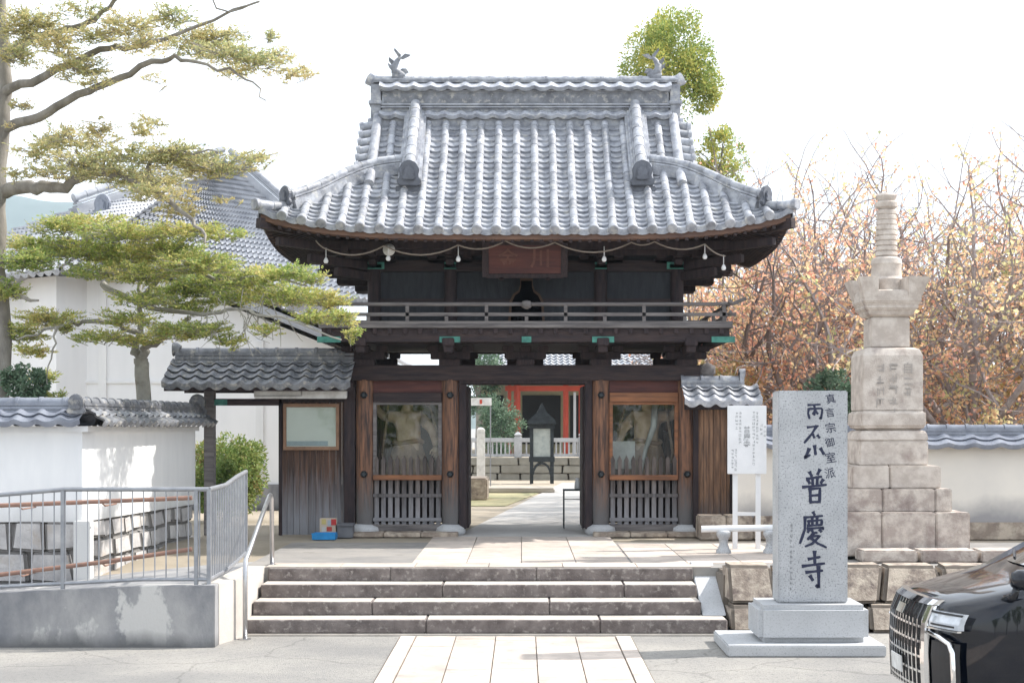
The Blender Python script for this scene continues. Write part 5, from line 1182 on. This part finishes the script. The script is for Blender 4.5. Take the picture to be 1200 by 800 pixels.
# tree one: big spreading tree, trunk inside the left wall, limbs reaching right
r = random.Random(31); T1Y = 21.6
t1 = thing('spreading_tree', (X(-2, T1Y), T1Y, TZ), 'tall spreading tree with long bare grey limbs reaching high over the white storehouse', 'tree')
B1_ = MB(); L1 = Leaves()
def PP(lst, Y0, Y1): n = len(lst) - 1; return [P(a, b, Y0 + (Y1 - Y0) * i / max(1, n)) for i, (a, b) in enumerate(lst)]
trunk = [Vector((X(-2, T1Y), T1Y, TZ - .1)), P(-6, 520, T1Y), P(2, 400, T1Y), P(-4, 290, T1Y), P(0, 200, T1Y), P(6, 100, T1Y), P(2, 0, T1Y), P(12, -130, T1Y), P(5, -240, T1Y)]
limb(B1_, trunk, .17, .05, r, 4, .012)
limb(B1_, PP([(2, 152), (45, 136), (91, 111), (140, 92), (189, 71), (203, 68), (243, 78), (290, 92), (312, 118)], T1Y, 19.6), .075, .006, r)
limb(B1_, PP([(4, 110), (51, 90), (118, 61), (160, 54), (230, 28), (304, 2)], T1Y, 20.4), .07, .012, r)
limb(B1_, PP([(6, 60), (40, 46), (78, 34), (112, 24), (135, 0), (170, -30)], T1Y, 21), .06, .02, r)
limb(B1_, PP([(0, 224), (35, 219), (68, 220), (101, 206), (135, 203), (169, 216), (199, 236), (233, 267), (240, 285)], T1Y, 19.8), .105, .012, r)
limb(B1_, PP([(101, 206), (97, 192), (90, 178)], 21.0, 20.8), .035, .02, r); limb(B1_, PP([(169, 213), (173, 196), (182, 181), (205, 176), (255, 178)], 20.6, 20.1), .04, .01, r)
limb(B1_, PP([(2, 330), (20, 345), (45, 352)], T1Y, 21), .05, .015, r); limb(B1_, PP([(0, 20), (-60, -40), (-140, -70)], T1Y, 22), .09, .02, r); limb(B1_, PP([(0, 240), (-80, 200), (-170, 190)], T1Y, 22.5), .09, .02, r)
limb(B1_, PP([(304, 2), (262, 14), (250, -6)], 20.4, 20.6), .012, .01, r)
for (x, y, rx, ry, d) in [(35, 30, 50, 30, 1.1), (20, 62, 35, 18, .9), (60, 48, 40, 16, .7), (95, 8, 40, 14, .5), (150, 30, 50, 20, .8), (200, 18, 40, 16, .7), (165, 50, 55, 14, .6), (230, 52, 55, 18, .9), (270, 60, 55, 16, .8), (320, 62, 32, 14, .45), (318, 42, 20, 10, .35), (340, 84, 42, 8, .6), (272, 82, 40, 8, .5), (90, 78, 50, 18, .8), (75, 60, 30, 14, .5), (110, 95, 30, 10, .5), (22, 122, 24, 8, .5), (10, 150, 12, 6, .2), (180, 92, 22, 6, .25),
                    (80, 160, 40, 20, .5), (45, 178, 40, 16, .5), (110, 165, 40, 18, .45), (60, 200, 48, 14, .55), (180, 140, 24, 14, .35), (150, 180, 50, 18, .7), (215, 185, 55, 18, .9), (290, 182, 40, 9, .6), (240, 200, 45, 12, .6), (190, 208, 55, 14, .6), (120, 188, 40, 16, .5), (220, 228, 30, 14, .4), (265, 232, 25, 8, .3), (20, 205, 30, 10, .4), (355, 82, 26, 5, .8), (300, 70, 50, 16, .8), (110, 40, 40, 16, .7), (250, 40, 50, 16, .8), (140, 205, 60, 18, .9), (90, 190, 50, 22, .9), (200, 178, 45, 22, .7), (260, 192, 60, 14, .9), (300, 186, 26, 6, .8), (175, 222, 50, 16, .8), (205, 245, 40, 12, .7), (60, 165, 40, 16, .7), (170, 150, 30, 12, .6), (115, 150, 36, 12, .5),
                    (-60, -50, 90, 50, .8), (-150, 60, 90, 45, .8), (-130, 180, 90, 30, .8), (100, -70, 120, 40, .7), (0, -190, 130, 60, .8), (-60, 260, 60, 30, .7)]:
    Y_ = 20.3 + r.uniform(-.7, .9); c = P(x, y, Y_); s_ = Y_ / F; n = int(d * rx * ry * .115) + 3
    pad(L1, B1_, c, rx * s_, None, ry * s_, n, 7, r, .047, .018)
B1_.build('trunk', bark, t1, auto=60, fix=False); L1.build('crown', leaf_y2, t1)
# tree two: pruned layered tree in front of the storehouse
r = random.Random(77); T2Y = 22.6
t2 = thing('layered_tree', (X(166, T2Y), T2Y, TZ), 'pruned tree with pale trunk and flat yellow-green foliage layers in front of the white building', 'tree')
B2_ = MB(); L2 = Leaves()
limb(B2_, [Vector((X(167, T2Y), T2Y, TZ - .1)), P(168, 480, T2Y), P(166, 440, T2Y), P(165, 420, T2Y)], .105, .10, r, 4, .006)
limb(B2_, PP([(165, 424), (172, 408), (186, 398), (205, 385), (222, 372)], T2Y, 21.9), .07, .025, r); limb(B2_, PP([(165, 424), (158, 412), (164, 385), (165, 340), (163, 300)], T2Y, T2Y), .075, .02, r)
limb(B2_, PP([(121, 333), (140, 345), (183, 360), (238, 368), (280, 362), (330, 372), (400, 398)], T2Y, 20.6), .05, .010, r)
limb(B2_, PP([(165, 390), (128, 378), (90, 378), (66, 382), (20, 398)], T2Y, 21.4), .045, .012, r); limb(B2_, PP([(165, 350), (205, 303), (253, 327), (300, 318), (360, 335)], T2Y, 21.0), .045, .010, r)
limb(B2_, PP([(163, 320), (120, 290), (70, 278)], T2Y, 21.6), .04, .012, r); limb(B2_, PP([(163, 310), (200, 275), (262, 262)], T2Y, 21.5), .035, .010, r); limb(B2_, PP([(66, 382), (60, 410), (55, 450)], 21.4, 21.3), .02, .006, r)
for _ in range(26):                                    # bare twigs at the crown's right-hand end
    x, y = r.uniform(230, 345), r.uniform(350, 400); limb(B2_, PP([(x, y - 20), (x + r.uniform(-10, 14), y), (x + r.uniform(-12, 22), y + r.uniform(5, 26))], 21.2, 21.2), .008, .003, r, 2, .008)
for (x, y, rx, ry, d) in [(70, 262, 50, 12, .9), (110, 262, 60, 14, 1), (45, 285, 50, 16, 1), (150, 272, 70, 13, 1.1), (215, 268, 60, 10, 1), (265, 272, 40, 8, .7), (30, 305, 45, 18, 1), (90, 292, 60, 16, 1.1), (150, 298, 60, 18, 1.1), (200, 292, 60, 16, 1.0), (235, 308, 60, 18, 1.1), (170, 320, 60, 16, .9), (120, 316, 60, 14, .8), (250, 330, 60, 20, 1.1), (300, 325, 55, 18, 1), (330, 318, 50, 12, .9), (365, 325, 30, 10, .7), (290, 345, 60, 16, .9), (340, 345, 55, 16, 1), (385, 350, 32, 14, .9), (400, 372, 25, 14, .9), (370, 370, 45, 12, .7), (412, 390, 14, 10, .8), (215, 340, 50, 14, .8), (210, 358, 60, 12, .8), (165, 348, 50, 12, .7), (240, 385, 45, 12, .9), (200, 388, 50, 14, .9), (150, 372, 50, 12, .7), (268, 398, 28, 9, .8), (120, 392, 50, 10, .7), (160, 398, 40, 10, .7), (60, 372, 48, 14, 1), (75, 382, 20, 8, .6), (25, 388, 40, 14, 1), (40, 410, 30, 10, .8), (50, 440, 28, 14, .45), (60, 462, 26, 8, .6), (8, 340, 30, 20, .8), (310, 385, 30, 10, .4)]:
    Y_ = 21.7 - max(0, (x - 250)) * .006 + r.uniform(-.5, .7); c = P(x, y, Y_); s_ = Y_ / F; n = int(d * rx * ry * .17) + 4
    pad(L2, B2_, c, rx * s_, None, ry * s_, n, 8, r, .046, .018)
B2_.build('trunk', bark_l, t2, auto=60, fix=False); L2.build('crown', leaf_y, t2)

def grow(B_, L_, p, d, ln, rad, lv, r, lf, up=.10, spread=.55, lsz=(.085, .065), lmin=1):
    if p.x < 3.0: return
    pts = [p]; n = 4 if lv > 1 else 3; d = d.normalized()
    for i in range(n):
        d = (d + rv(r, .10 if lv > 2 else .15) + Vector((0, 0, up))).normalized(); pts.append(pts[-1] + d * ln / n)
    e = rad * .55
    B_.tube(pts, [rad + (e - rad) * i / n for i in range(n + 1)], 7 if lv > 2 else (5 if lv > 1 else 3), cap=False)
    if lv <= lmin:
        dense = 0 if r.random() < .42 else 1.5
        for _ in range(int((lf if lv == 0 else lf // 2) * dense)):
            t = r.random() * n; i = min(int(t), n - 1); q = pts[i].lerp(pts[i + 1], t - i) + rv(r, .05)
            L_.leaf(q, Vector((r.uniform(-1, 1), r.uniform(-1, 1), r.uniform(-1.2, .3))), lsz[0] * r.uniform(.6, 1.3), lsz[1] * r.uniform(.6, 1.2), r)
    if lv == 0: return
    k = {4: 4, 3: 4, 2: 4, 1: 3}[lv]
    for j in range(k):
        t = (j + r.uniform(.3, 1)) / k * n if lv < 4 else n * (.55 + .45 * j / k); i = min(int(t), n - 1); q = pts[i].lerp(pts[i + 1], min(1, t - i))
        a = r.uniform(0, 2 * pi); od = d.orthogonal().normalized(); od = od * cos(a) + d.cross(od) * sin(a)
        grow(B_, L_, q, d * (1 - spread * .5) + od * spread * r.uniform(.7, 1.3), ln * r.uniform(.55, .78), rad * r.uniform(.42, .55), lv - 1, r, lf, up, spread, lsz, lmin)
    grow(B_, L_, pts[-1], d + rv(r, .18), ln * .6, e, lv - 1, r, lf, up, spread, lsz, lmin)
specs = [ # px, Y, height scale, leaf material, leaves, label
 (925, 31.0, 3.3, leaf_o, 5, 'autumn tree with salmon and yellow leaves close beside the eave of the gate roof'),
 (892, 38.0, 4.6, leaf_o, 2, 'almost leafless tree with spreading grey twigs rising beside the upper roof corner'),
 (965, 27.5, 3.0, leaf_o, 5, 'autumn tree with yellow-green and orange leaves between the gate and the stone tower'),
 (1015, 33.0, 3.7, leaf_o, 4, 'half-bare autumn tree with salmon leaves rising directly behind the stone tower'),
 (1122, 27.0, 3.1, leaf_o2, 5, 'autumn tree with orange leaves between the stone tower and the tallest bare tree'),
 (1185, 30.0, 3.9, leaf_o, 3, 'tallest nearly bare tree with thin upright branches above the cream wall'),
 (1290, 28.0, 3.4, leaf_o, 4, 'reddish autumn tree beyond the tallest bare tree, only its branches entering the picture'),
 (975, 36.0, 4.0, leaf_o2, 5, 'yellow-green tree farthest back behind the cream wall, mostly hidden by the others'),
 (1085, 34.0, 4.0, leaf_o2, 4, 'thin-leaved yellowish tree behind the others just beyond the tower spire')]
for i, (px, Y_, hs_, lm, lf, lab) in enumerate(specs):
    r = random.Random(100 + i * 7); tt = thing('autumn_tree', (X(px, Y_), Y_, TZ), lab, 'tree', 'autumn trees behind the right wall'); Bt, Lt = MB(), Leaves()
    p = Vector((X(px, Y_), Y_, TZ - .1)); dd = Vector((r.uniform(-.2, .2), r.uniform(-.1, .1), 1)).normalized()
    top = p + dd * (.40 * hs_); Bt.tube([p, p.lerp(top, .5) + rv(r, .05), top], [.19, .15, .13], 10)
    for k in range(5):
        a = 2 * pi * k / 5 + r.uniform(-.4, .4); q_ = r.uniform(.55, 1.25); grow(Bt, Lt, top - dd * r.uniform(0, .25), Vector((q_ * cos(a), q_ * sin(a), 1)), .76 * hs_, .075, 3, r, lf * 2, .015, .95)
    grow(Bt, Lt, top, Vector((r.uniform(-.3, .3), 0, 1)), .80 * hs_, .085, 3, r, lf * 2, .02, .85)
    for _ in range(5):                                  # low side branches
        a = r.uniform(0, 2 * pi); grow(Bt, Lt, p.lerp(top, .8), Vector((cos(a), sin(a), .45)), .36 * hs_, .035, 2, r, lf * 4, .03, .7)
    Bt.build('trunk', bark_r, tt, auto=60, fix=False); Lt.build('crown', lm, tt)

def blob_tree(name, label, cat, px, py, Y_, rx, ry, mat, nleaf, ls_, seed, base=TZ, trunk_r=.12, lump=.22, group=None, stem=True, thr=.5):
    """dense crown: leaves through the crown's volume, thinned by noise so clumps and gaps show"""
    r = random.Random(seed); c = P(px, py, Y_); t = thing(name, (c.x, c.y, base), label, cat, group); L_ = Leaves(); B_ = MB(); A, Bz = rx * Y_ / F, ry * Y_ / F
    n = 0; tries = 0; lob = [rv(r, 1).normalized() * r.uniform(.45, .98) for _ in range(26)]
    while n < nleaf and tries < nleaf * 14:
        tries += 1; u = rv(r, 1).normalized(); f = r.random() ** .33
        q = Vector((u.x * A, u.y * A, u.z * Bz)) * f
        if r.random() < .75:
            l_ = r.choice(lob); q = Vector((l_.x * A, l_.y * A, l_.z * Bz)) + Vector((u.x * A, u.y * A, u.z * Bz)) * f * .27
        if noise.noise(q * (1.6 / max(A, .3)) * 1.4 + Vector((seed, 0, 0))) < -lump: continue
        L_.leaf(c + q, u + rv(r, .7), ls_ * r.uniform(.6, 1.3), ls_ * .5 * r.uniform(.7, 1.2), r); n += 1
    if stem:
        B_.tube([(c.x, c.y, base - .05), (c.x + .05, c.y, (base + c.z) / 2), (c.x, c.y, c.z)], [trunk_r, trunk_r * .8, trunk_r * .4], 8)
        for l_ in lob[:9]: B_.tube([(c.x, c.y, c.z - Bz * .5), (c.x + l_.x * A * .6, c.y + l_.y * A * .6, c.z + l_.z * Bz * .5), (c.x + l_.x * A, c.y + l_.y * A, c.z + l_.z * Bz)], [trunk_r * .4, trunk_r * .25, .01], 5)
        B_.build('trunk', bark, t, fix=False, auto=60)
    L_.build('crown' if cat == 'tree' else 'foliage', mat, t); return t
blob_tree('round_tree', 'tall round-crowned green and yellow tree showing above the ridge of the gate roof', 'tree', 783, 84, 38, 60, 68, leaf_g, 19000, .085, 5, trunk_r=.22, lump=.3)
blob_tree('evergreen_tree', 'dark green bushy tree seen through the gate before the shrine hall', 'tree', 586, 498, 54, 26, 34, leaf_s, 5000, .10, 6, trunk_r=.08)
blob_tree('shrub', 'small dark shrub growing behind the balustrade seen through the gate', 'shrub', 583, 524, 51.5, 12, 12, leaf_s, 1200, .09, 12, base=Z(536, YC), stem=True, trunk_r=.03)
blob_tree('conifer', 'green treetop seen in the slot above the gate opening', 'tree', 655, 420, 62, 70, 42, leaf_g, 5000, .16, 8, trunk_r=.2)
blob_tree('conifer', 'dark leafy tree standing behind the gate to the left of the shrine hall', 'tree', 560, 440, 57, 30, 44, leaf_s, 4500, .13, 9, trunk_r=.15)
blob_tree('round_bush', 'large rounded green and reddish bush behind the thin post of the side entrance', 'bush', 268, 558, 28.0, 46, 52, leaf_b, 15000, .07, 14, trunk_r=.05, lump=.4)
blob_tree('round_bush', 'lighter green small bush beside the foot of the side entrance post', 'bush', 262, 565, 26.3, 18, 26, leaf_b, 4000, .055, 15, trunk_r=.03, lump=.4)
blob_tree('blue_green_shrub', 'blue-green leafy shrub directly left of the stone tower above the wall', 'shrub', 972, 470, 24.8, 34, 32, leaf_s, 5000, .075, 16, trunk_r=.04)
blob_tree('blue_green_shrub', 'small blue-green shrub above the wall at the far left', 'shrub', 30, 452, 21.3, 26, 22, leaf_s, 2600, .06, 17, trunk_r=.03)
for i, (px, py, Y_, rx, ry, lab) in enumerate([(843, 190, 39, 30, 42, 'green and yellow bushy treetop beside the upper corner of the gate roof'), (850, 455, 27, 45, 40, 'low yellow-green tree just above the small tiled roof right of the gate'), (930, 440, 31, 60, 50, 'yellow-green bushy tree low behind the white sign board'), (1125, 455, 31, 70, 30, 'low yellow-green bush right of the tower above the wall'), (1215, 450, 29, 60, 40, 'low orange-green bush above the wall at the right edge'), (850, 385, 33, 55, 60, 'bushy yellow and orange tree beside the right end of the balcony')]):
    blob_tree('garden_tree', lab, 'tree', px, py, Y_, rx, ry, leaf_g if py < 200 else leaf_o2, 4500, .085, 40 + i, lump=.05, group='garden trees behind the right wall', trunk_r=.06)
for i, (x_, z_, lab) in enumerate(((-5.5, 3.6, 'green street tree reflected in the gate window, left of the camera'), (5.0, 3.8, 'green street tree across the road, reflected in the right gate window'), (.3, 4.4, 'street tree across the road between two others'))):
    r_ = 2.6; Yb = -14 - i; t_ = blob_tree('street_tree', lab, 'tree', CX + 1, 0, 1.0, 1, 1, leaf_b, 0, .1, 60 + i, stem=False) if False else None
    tt = thing('street_tree', (x_, Yb, 0), lab, 'tree', 'street trees across the road'); L_ = Leaves(); rr_ = random.Random(60 + i); cc_ = Vector((x_, Yb, z_))
    for _ in range(3500):
        u = rv(rr_, 1).normalized(); q = Vector((u.x * r_, u.y * 1.6, u.z * 2.2)) * rr_.random() ** .33
        if noise.noise(q * .9) > -.15: L_.leaf(cc_ + q, u + rv(rr_, .6), .26 * rr_.uniform(.6, 1.3), .14, rr_)
    B_ = MB(); B_.tube([(x_, Yb, -.05), (x_, Yb, z_)], [.2, .1], 8); B_.build('trunk', bark, tt); L_.build('crown', leaf_b, tt)
# distant houses on the right
for i, (pa, pb, pt_, Y_, col) in enumerate(((1085, 1150, 440, 62, (.55, .55, .56)), (1160, 1240, 432, 58, (.34, .42, .52)), (960, 1040, 436, 66, (.6, .58, .54)))):
    h = thing('distant_house', (X((pa + pb) / 2, Y_), Y_, TZ), ('pale grey house glimpsed between trunks right of the tower', 'pale blue house glimpsed through the trees at the right edge', 'cream house hidden behind the trees left of the tower')[i], 'house')
    m = MB(); m.box(X(pa, Y_), X(pb, Y_), Y_, Y_ + 6, TZ, Z(pt_ + 14, Y_)); wl_ = m.build('wall', M('house_wall', col), h)
    m = MB(); xm = X((pa + pb) / 2, Y_); m.prism([(X(pa - 5, Y_), Y_ - .4, Z(pt_ + 14, Y_)), (X(pb + 5, Y_), Y_ - .4, Z(pt_ + 14, Y_)), (xm, Y_ - .4, Z(pt_ - 8, Y_))], (0, 7, 0)); m.build('roof', tile_h, h)
    for k in (.25, .65): m = MB(); a_ = pa + (pb - pa) * k; m.box(X(a_, Y_), X(a_ + 10, Y_), Y_ - .03, Y_, Z(pt_ + 40, Y_), Z(pt_ + 26, Y_)); m.build('window', glass_dark, h)

# ------------------------------------------------------------------ black minivan
cx0, cy0 = 2.97, 12.42
car = thing('parked_minivan', (cx0 + 2.4, cy0, 0), 'glossy black minivan with large chrome grille parked beside the granite stele', 'minivan')
HW = .93
# stations: x, half width, z bottom, z belt (side shoulder), z top, half width top, nose sweep
ST = [(-.02, .55, .32, .62, .70, .50), (.0, .70, .24, .80, .93, .60), (.05, .78, .20, .88, .975, .66), (.16, .86, .19, .93, 1.01, .72), (.34, .915, .19, .98, 1.05, .76), (.60, .93, .19, 1.03, 1.10, .80), (.78, .93, .19, 1.05, 1.17, .80),
      (1.3, .93, .19, 1.07, 1.46, .77), (1.95, .93, .19, 1.08, 1.79, .73), (2.3, .93, .19, 1.08, 1.88, .72), (3.2, .93, .19, 1.08, 1.93, .72), (4.2, .93, .2, 1.08, 1.90, .71), (4.65, .92, .22, 1.08, 1.80, .69), (4.82, .88, .26, 1.06, 1.40, .70), (4.88, .84, .34, .95, 1.10, .68)]
vs = []; NS = 0
def sect(x, w_, zb, zs, zt, wt):
    h = [(0, zb), (w_ * .80, zb), (w_ * .95, zb + .04), (w_ * .985, zb + .22), (w_, (zb + zs) * .5), (w_ * .995, zs - .10), (w_ * .975, zs)]
    wt_ = wt; dz = zt - zs
    if dz > .3: h += [(w_ * .965, zs + .03), ((w_ + wt_) * .5 + .03, zs + dz * .5), (wt_ + .03, zt - .10), (wt_ - .05, zt - .025), (wt_ * .5, zt), (0, zt + .008)]
    else: h += [(w_ * .955, zs + .015), (w_ * .92, zs + dz * .35), (wt_ * 1.06, zs + dz * .62), (wt_ * .9, zs + dz * .85), (wt_ * .5, zt), (0, zt + .008)]
    return h
for s_ in ST:
    h = sect(*s_); ring_ = [(y, z) for y, z in h] + [(-y, z) for y, z in h[-2:0:-1]]; NS = len(ring_)
    for y, z in ring_:
        sweep = 0 if s_[0] > .5 else .16 * (abs(y) / .93) ** 2.5 * (1 if s_[0] < .3 else .5)
        vs.append((cx0 + s_[0] + sweep, cy0 - y, z))
k = len(ST); fs = [(i * NS + j, i * NS + (j + 1) % NS, (i + 1) * NS + (j + 1) % NS, (i + 1) * NS + j) for i in range(k - 1) for j in range(NS)] + [tuple(range(NS))[::-1], tuple((k - 1) * NS + j for j in range(NS))]
m = MB(); m.add(vs, fs); body = m.build('body', car_p, car, auto=38)
cut = MB()
for xw in (.98, 3.98):
    for s in (-1, 1): cut.tube([(cx0 + xw, cy0 + s * .70, .355), (cx0 + xw, cy0 + s * 1.1, .355)], .385, 40)
cu = cut.build('cutter', blackpl, None); bmd = body.modifiers.new('b', 'BOOLEAN'); bmd.object = cu; bmd.solver = 'EXACT'; bpy.context.view_layer.update()
nm = bpy.data.meshes.new_from_object(body.evaluated_get(bpy.context.evaluated_depsgraph_get())); body.modifiers.clear(); body.data = nm; nm.materials.clear(); nm.materials.append(car_p)
for p_ in nm.polygons: p_.material_index = 0
nm.shade_smooth(); nm.set_sharp_from_angle(angle=radians(38)); bpy.data.objects.remove(cu)
for xw in (.98, 3.98):
    for s in (-1, 1):
        yc = cy0 + s * .80; m = MB(); pr = [(.335, -.10), (.345, -.07), (.345, .07), (.335, .10), (.24, .105), (.235, .06)]
        m.lathe((0, 0, 0), [(.23, -.10)] + pr, 40); m.v = [(cx0 + xw + v[0], yc + v[2] * s, .346 + v[1]) for v in m.v]; wt_ = m.build('wheel', rubber, car, auto=40)
        m = MB()
        for q in range(10): a = 2 * pi * q / 10; m.beam((cx0 + xw + .04 * cos(a), yc + s * .095, .346 + .04 * sin(a)), (cx0 + xw + .225 * cos(a + .12), yc + s * .098, .346 + .225 * sin(a + .12)), .035, .02)
        m.tube([(cx0 + xw + .228 * cos(a), yc + s * .1, .346 + .228 * sin(a)) for a in [2 * pi * i / 32 for i in range(33)]], .012, 6); m.lathe((0, 0, 0), [(.05, .08), (.04, .105), (.001, .11)], 16); n_ = len(m.v) - 48
        m.v = m.v[:n_] + [(cx0 + xw + v[0], yc + v[2] * s, .346 + v[1]) for v in m.v[n_:]]
        m.build('rim', steel, wt_)
# front face pieces. fy = distance from the car centreline, positive towards the camera
def nose(y, z):
    zz = [(.3, -.03), (.6, -.045), (.85, -.03), (.95, .02), (1.0, .08)]
    v_ = zz[0][1]
    for (a, b), (c_, d) in zip(zz, zz[1:]):
        if a <= z <= c_: v_ = b + (d - b) * (z - a) / (c_ - a)
    if z > 1: v_ = .08
    return cx0 + v_ + .20 * (abs(y) / .93) ** 2.6
def patch(m, ys, zs, off, th=.015):                       # panel following the nose
    ny, nz_ = len(ys), len(zs); vs = [(nose(y, z) - off, cy0 - y, z) for z in zs for y in ys] + [(nose(y, z) - off + th, cy0 - y, z) for z in zs for y in ys]; N_ = ny * nz_
    fs = []
    for j in range(nz_ - 1):
        for i in range(ny - 1): a = j * ny + i; fs += [(a, a + 1, a + ny + 1, a + ny), (a + N_, a + ny + N_, a + ny + 1 + N_, a + 1 + N_)]
    for i in range(ny - 1): fs += [(i, i + N_, i + 1 + N_, i + 1), (N_ - ny + i, N_ - ny + i + 1, 2 * N_ - ny + i + 1, 2 * N_ - ny + i)]
    for j in range(nz_ - 1): fs += [(j * ny, (j + 1) * ny, (j + 1) * ny + N_, j * ny + N_), (j * ny + ny - 1, j * ny + ny - 1 + N_, (j + 1) * ny + ny - 1 + N_, (j + 1) * ny + ny - 1)]
    m.add(vs, fs)
def lin(a, b, n): return [a + (b - a) * i / (n - 1) for i in range(n)]
m = MB(); patch(m, lin(-.52, .52, 15), lin(.30, .94, 9), .012, .05); gr = m.build('grille', blackpl, car, fix=True)
m = MB()
for y in lin(-.50, .50, 13): patch(m, lin(y - .010, y + .010, 2), lin(.30, .94, 7), .040, .03)
for z in (.34, .45, .56, .67, .78): patch(m, lin(-.52, .52, 15), [z - .009, z + .009], .034, .02)
m.build('grille_bars', chrome, gr)
m = MB()
for s in (-1, 1): patch(m, sorted([s * .515, s * .56]), lin(.28, .95, 6), .045, .04)
patch(m, lin(-.56, .56, 15), [.945, .985], .045, .05); m.build('grille_surround', chrome, gr)
m = MB(); patch(m, lin(-.10, .10, 5), [.84, .91], .055, .02); m.build('badge', chrome, gr)
for s in (-1, 1):
    m = MB(); ys = sorted([s * a for a in lin(.57, .90, 9)]); patch(m, ys, [.80, .84, .88, .915], .022, .04)
    hl_ = m.build('headlight', lampw, car)
    m = MB()
    patch(m, sorted([s * a for a in lin(.60, .86, 7)]), [.815, .828], .027, .01)
    patch(m, ys, [.898, .912], .027, .01); m.build('lamp_reflector', blackpl, hl_)
    m = MB(); patch(m, ys, [.785, .797], .03, .03); m.build('headlight_trim', chrome, car)
    m = MB()                                               # chrome hook under the lamp
    q = [(.60, .76), (.74, .735), (.84, .70), (.875, .64), (.88, .45), (.86, .30)]
    m.tube([(nose(a, b) - .035, cy0 - s * a, b) for a, b in q], .020, 8); m.build('bumper_trim', chrome, car, smooth=True)
    m = MB(); patch(m, sorted([s * a for a in lin(.60, .86, 6)]), lin(.30, .70, 5), .010, .04); m.build('air_intake', blackpl, car)
    # side glass, mirror, door lines, side trim
    def sy(x, z): 
        for a, b in zip(ST, ST[1:]):
            if a[0] <= x <= b[0]:
                t = (x - a[0]) / (b[0] - a[0]); S_ = [u + (v - u) * t for u, v in zip(a, b)]; h = sect(*S_)
                for (y0_, z0_), (y1_, z1_) in zip(h, h[1:]):
                    if z0_ <= z <= z1_ and z1_ > z0_: return y0_ + (y1_ - y0_) * (z - z0_) / (z1_ - z0_)
        return .9
    def sp(x, z, o_): return (cx0 + x, cy0 - s * (sy(x, z) + o_), z)
    for (xa_, xb2_, ya_, yb2_) in ((1.12, 1.95, 1.12, 2.0), (2.02, 3.0, 2.06, 3.0), (3.06, 4.45, 3.06, 4.35)):
        m = MB(); zlo = 1.14; nx_ = 8; vs = []
        for i in range(nx_ + 1):
            t = i / nx_; x = xa_ + (xb2_ - xa_) * t; zh = 1.72 if xa_ > 1.5 else min(1.70, 1.16 + (x - 1.05) * .60)
            for j in range(5): z = zlo + (zh - zlo) * j / 4; vs.append(sp(x, z, .006))
        m.add(vs, [(i * 5 + j, (i + 1) * 5 + j, (i + 1) * 5 + j + 1, i * 5 + j + 1) for i in range(nx_) for j in range(4)]); m.build('side_window', car_g, car, fix=False)
    m = MB(); m.tube([sp(x, 1.105, .008) for x in lin(.85, 4.5, 14)], .009, 6); m.build('belt_trim', chrome, car)
    m = MB()
    for x in (1.30, 2.35, 3.45): m.tube([sp(x, z, .001) for z in lin(.32, 1.08, 6)], .004, 4)
    m.build('door_seam', blackpl, car)
    if s > 0: mx_ = .50
    else: mx_ = 1.15
    mc = Vector(sp(mx_, 1.02 + (mx_ - .5) * .1, .03)); m = MB()
    m.tube([mc + Vector((-.02, s * .10, -.02)), mc + Vector((.02, 0, .03)), mc + Vector((.03, -s * .03, .10))], [.045, .03, .025], 10)
    cc = mc + Vector((.04, -s * .04, .15)); n0 = len(m.v); m.lathe((0, 0, 0), [(.005, -.055), (.06, -.05), (.085, -.01), (.09, .03), (.07, .05), (.06, .05)], 16)
    m.v = m.v[:n0] + [(cc.x + v[2], cc.y + v[0] * .9, cc.z + v[1] * .85) for v in m.v[n0:]]; m.build('mirror', car_p, car, smooth=True)
m = MB()                                                    # windscreen
vs = []
for i, (x, z_, hw) in enumerate(((.82, 1.19, .70), (1.05, 1.325, .71), (1.3, 1.47, .70), (1.6, 1.625, .68), (1.9, 1.77, .66))):
    for y in lin(-hw, hw, 13): vs.append((cx0 + x + .10 * (abs(y) / hw) ** 2 - .004, cy0 - y, z_ + .018 - .012 * (abs(y) / hw) ** 2))
m.add(vs, [(i * 13 + j, i * 13 + j + 1, (i + 1) * 13 + j + 1, (i + 1) * 13 + j) for i in range(4) for j in range(12)]); m.build('windscreen', car_g, car, smooth=True, fix=False)
m = MB(); patch(m, lin(-.16, .16, 3), [.40, .52], .07, .01); m.build('number_plate', white_w, car)
m = MB()
for s in (-1, 1): m.beam((cx0 + .86, cy0 - .1 + s * .3, 1.235), (cx0 + .96, cy0 + .25 + s * .3, 1.27), .015, .015)
m.build('wiper', blackpl, car)

# ------------------------------------------------------------------ hazy air
m = MB(); m.box(-1700, 1300, -120, 3000, -1.3, 420); hz = m.build('haze', None)
hz.data.materials.clear(); hm = bpy.data.materials.new('haze_air'); hm.use_nodes = True; n_ = hm.node_tree.nodes; n_.clear()
ho = n_.new('ShaderNodeOutputMaterial'); pv = n_.new('ShaderNodeVolumePrincipled'); pv.inputs['Density'].default_value = .00024; pv.inputs['Color'].default_value = (.72, .86, 1, 1); pv.inputs['Anisotropy'].default_value = .2
hm.node_tree.links.new(pv.outputs[0], ho.inputs['Volume']); hz.data.materials.append(hm); hz['kind'] = 'stuff'
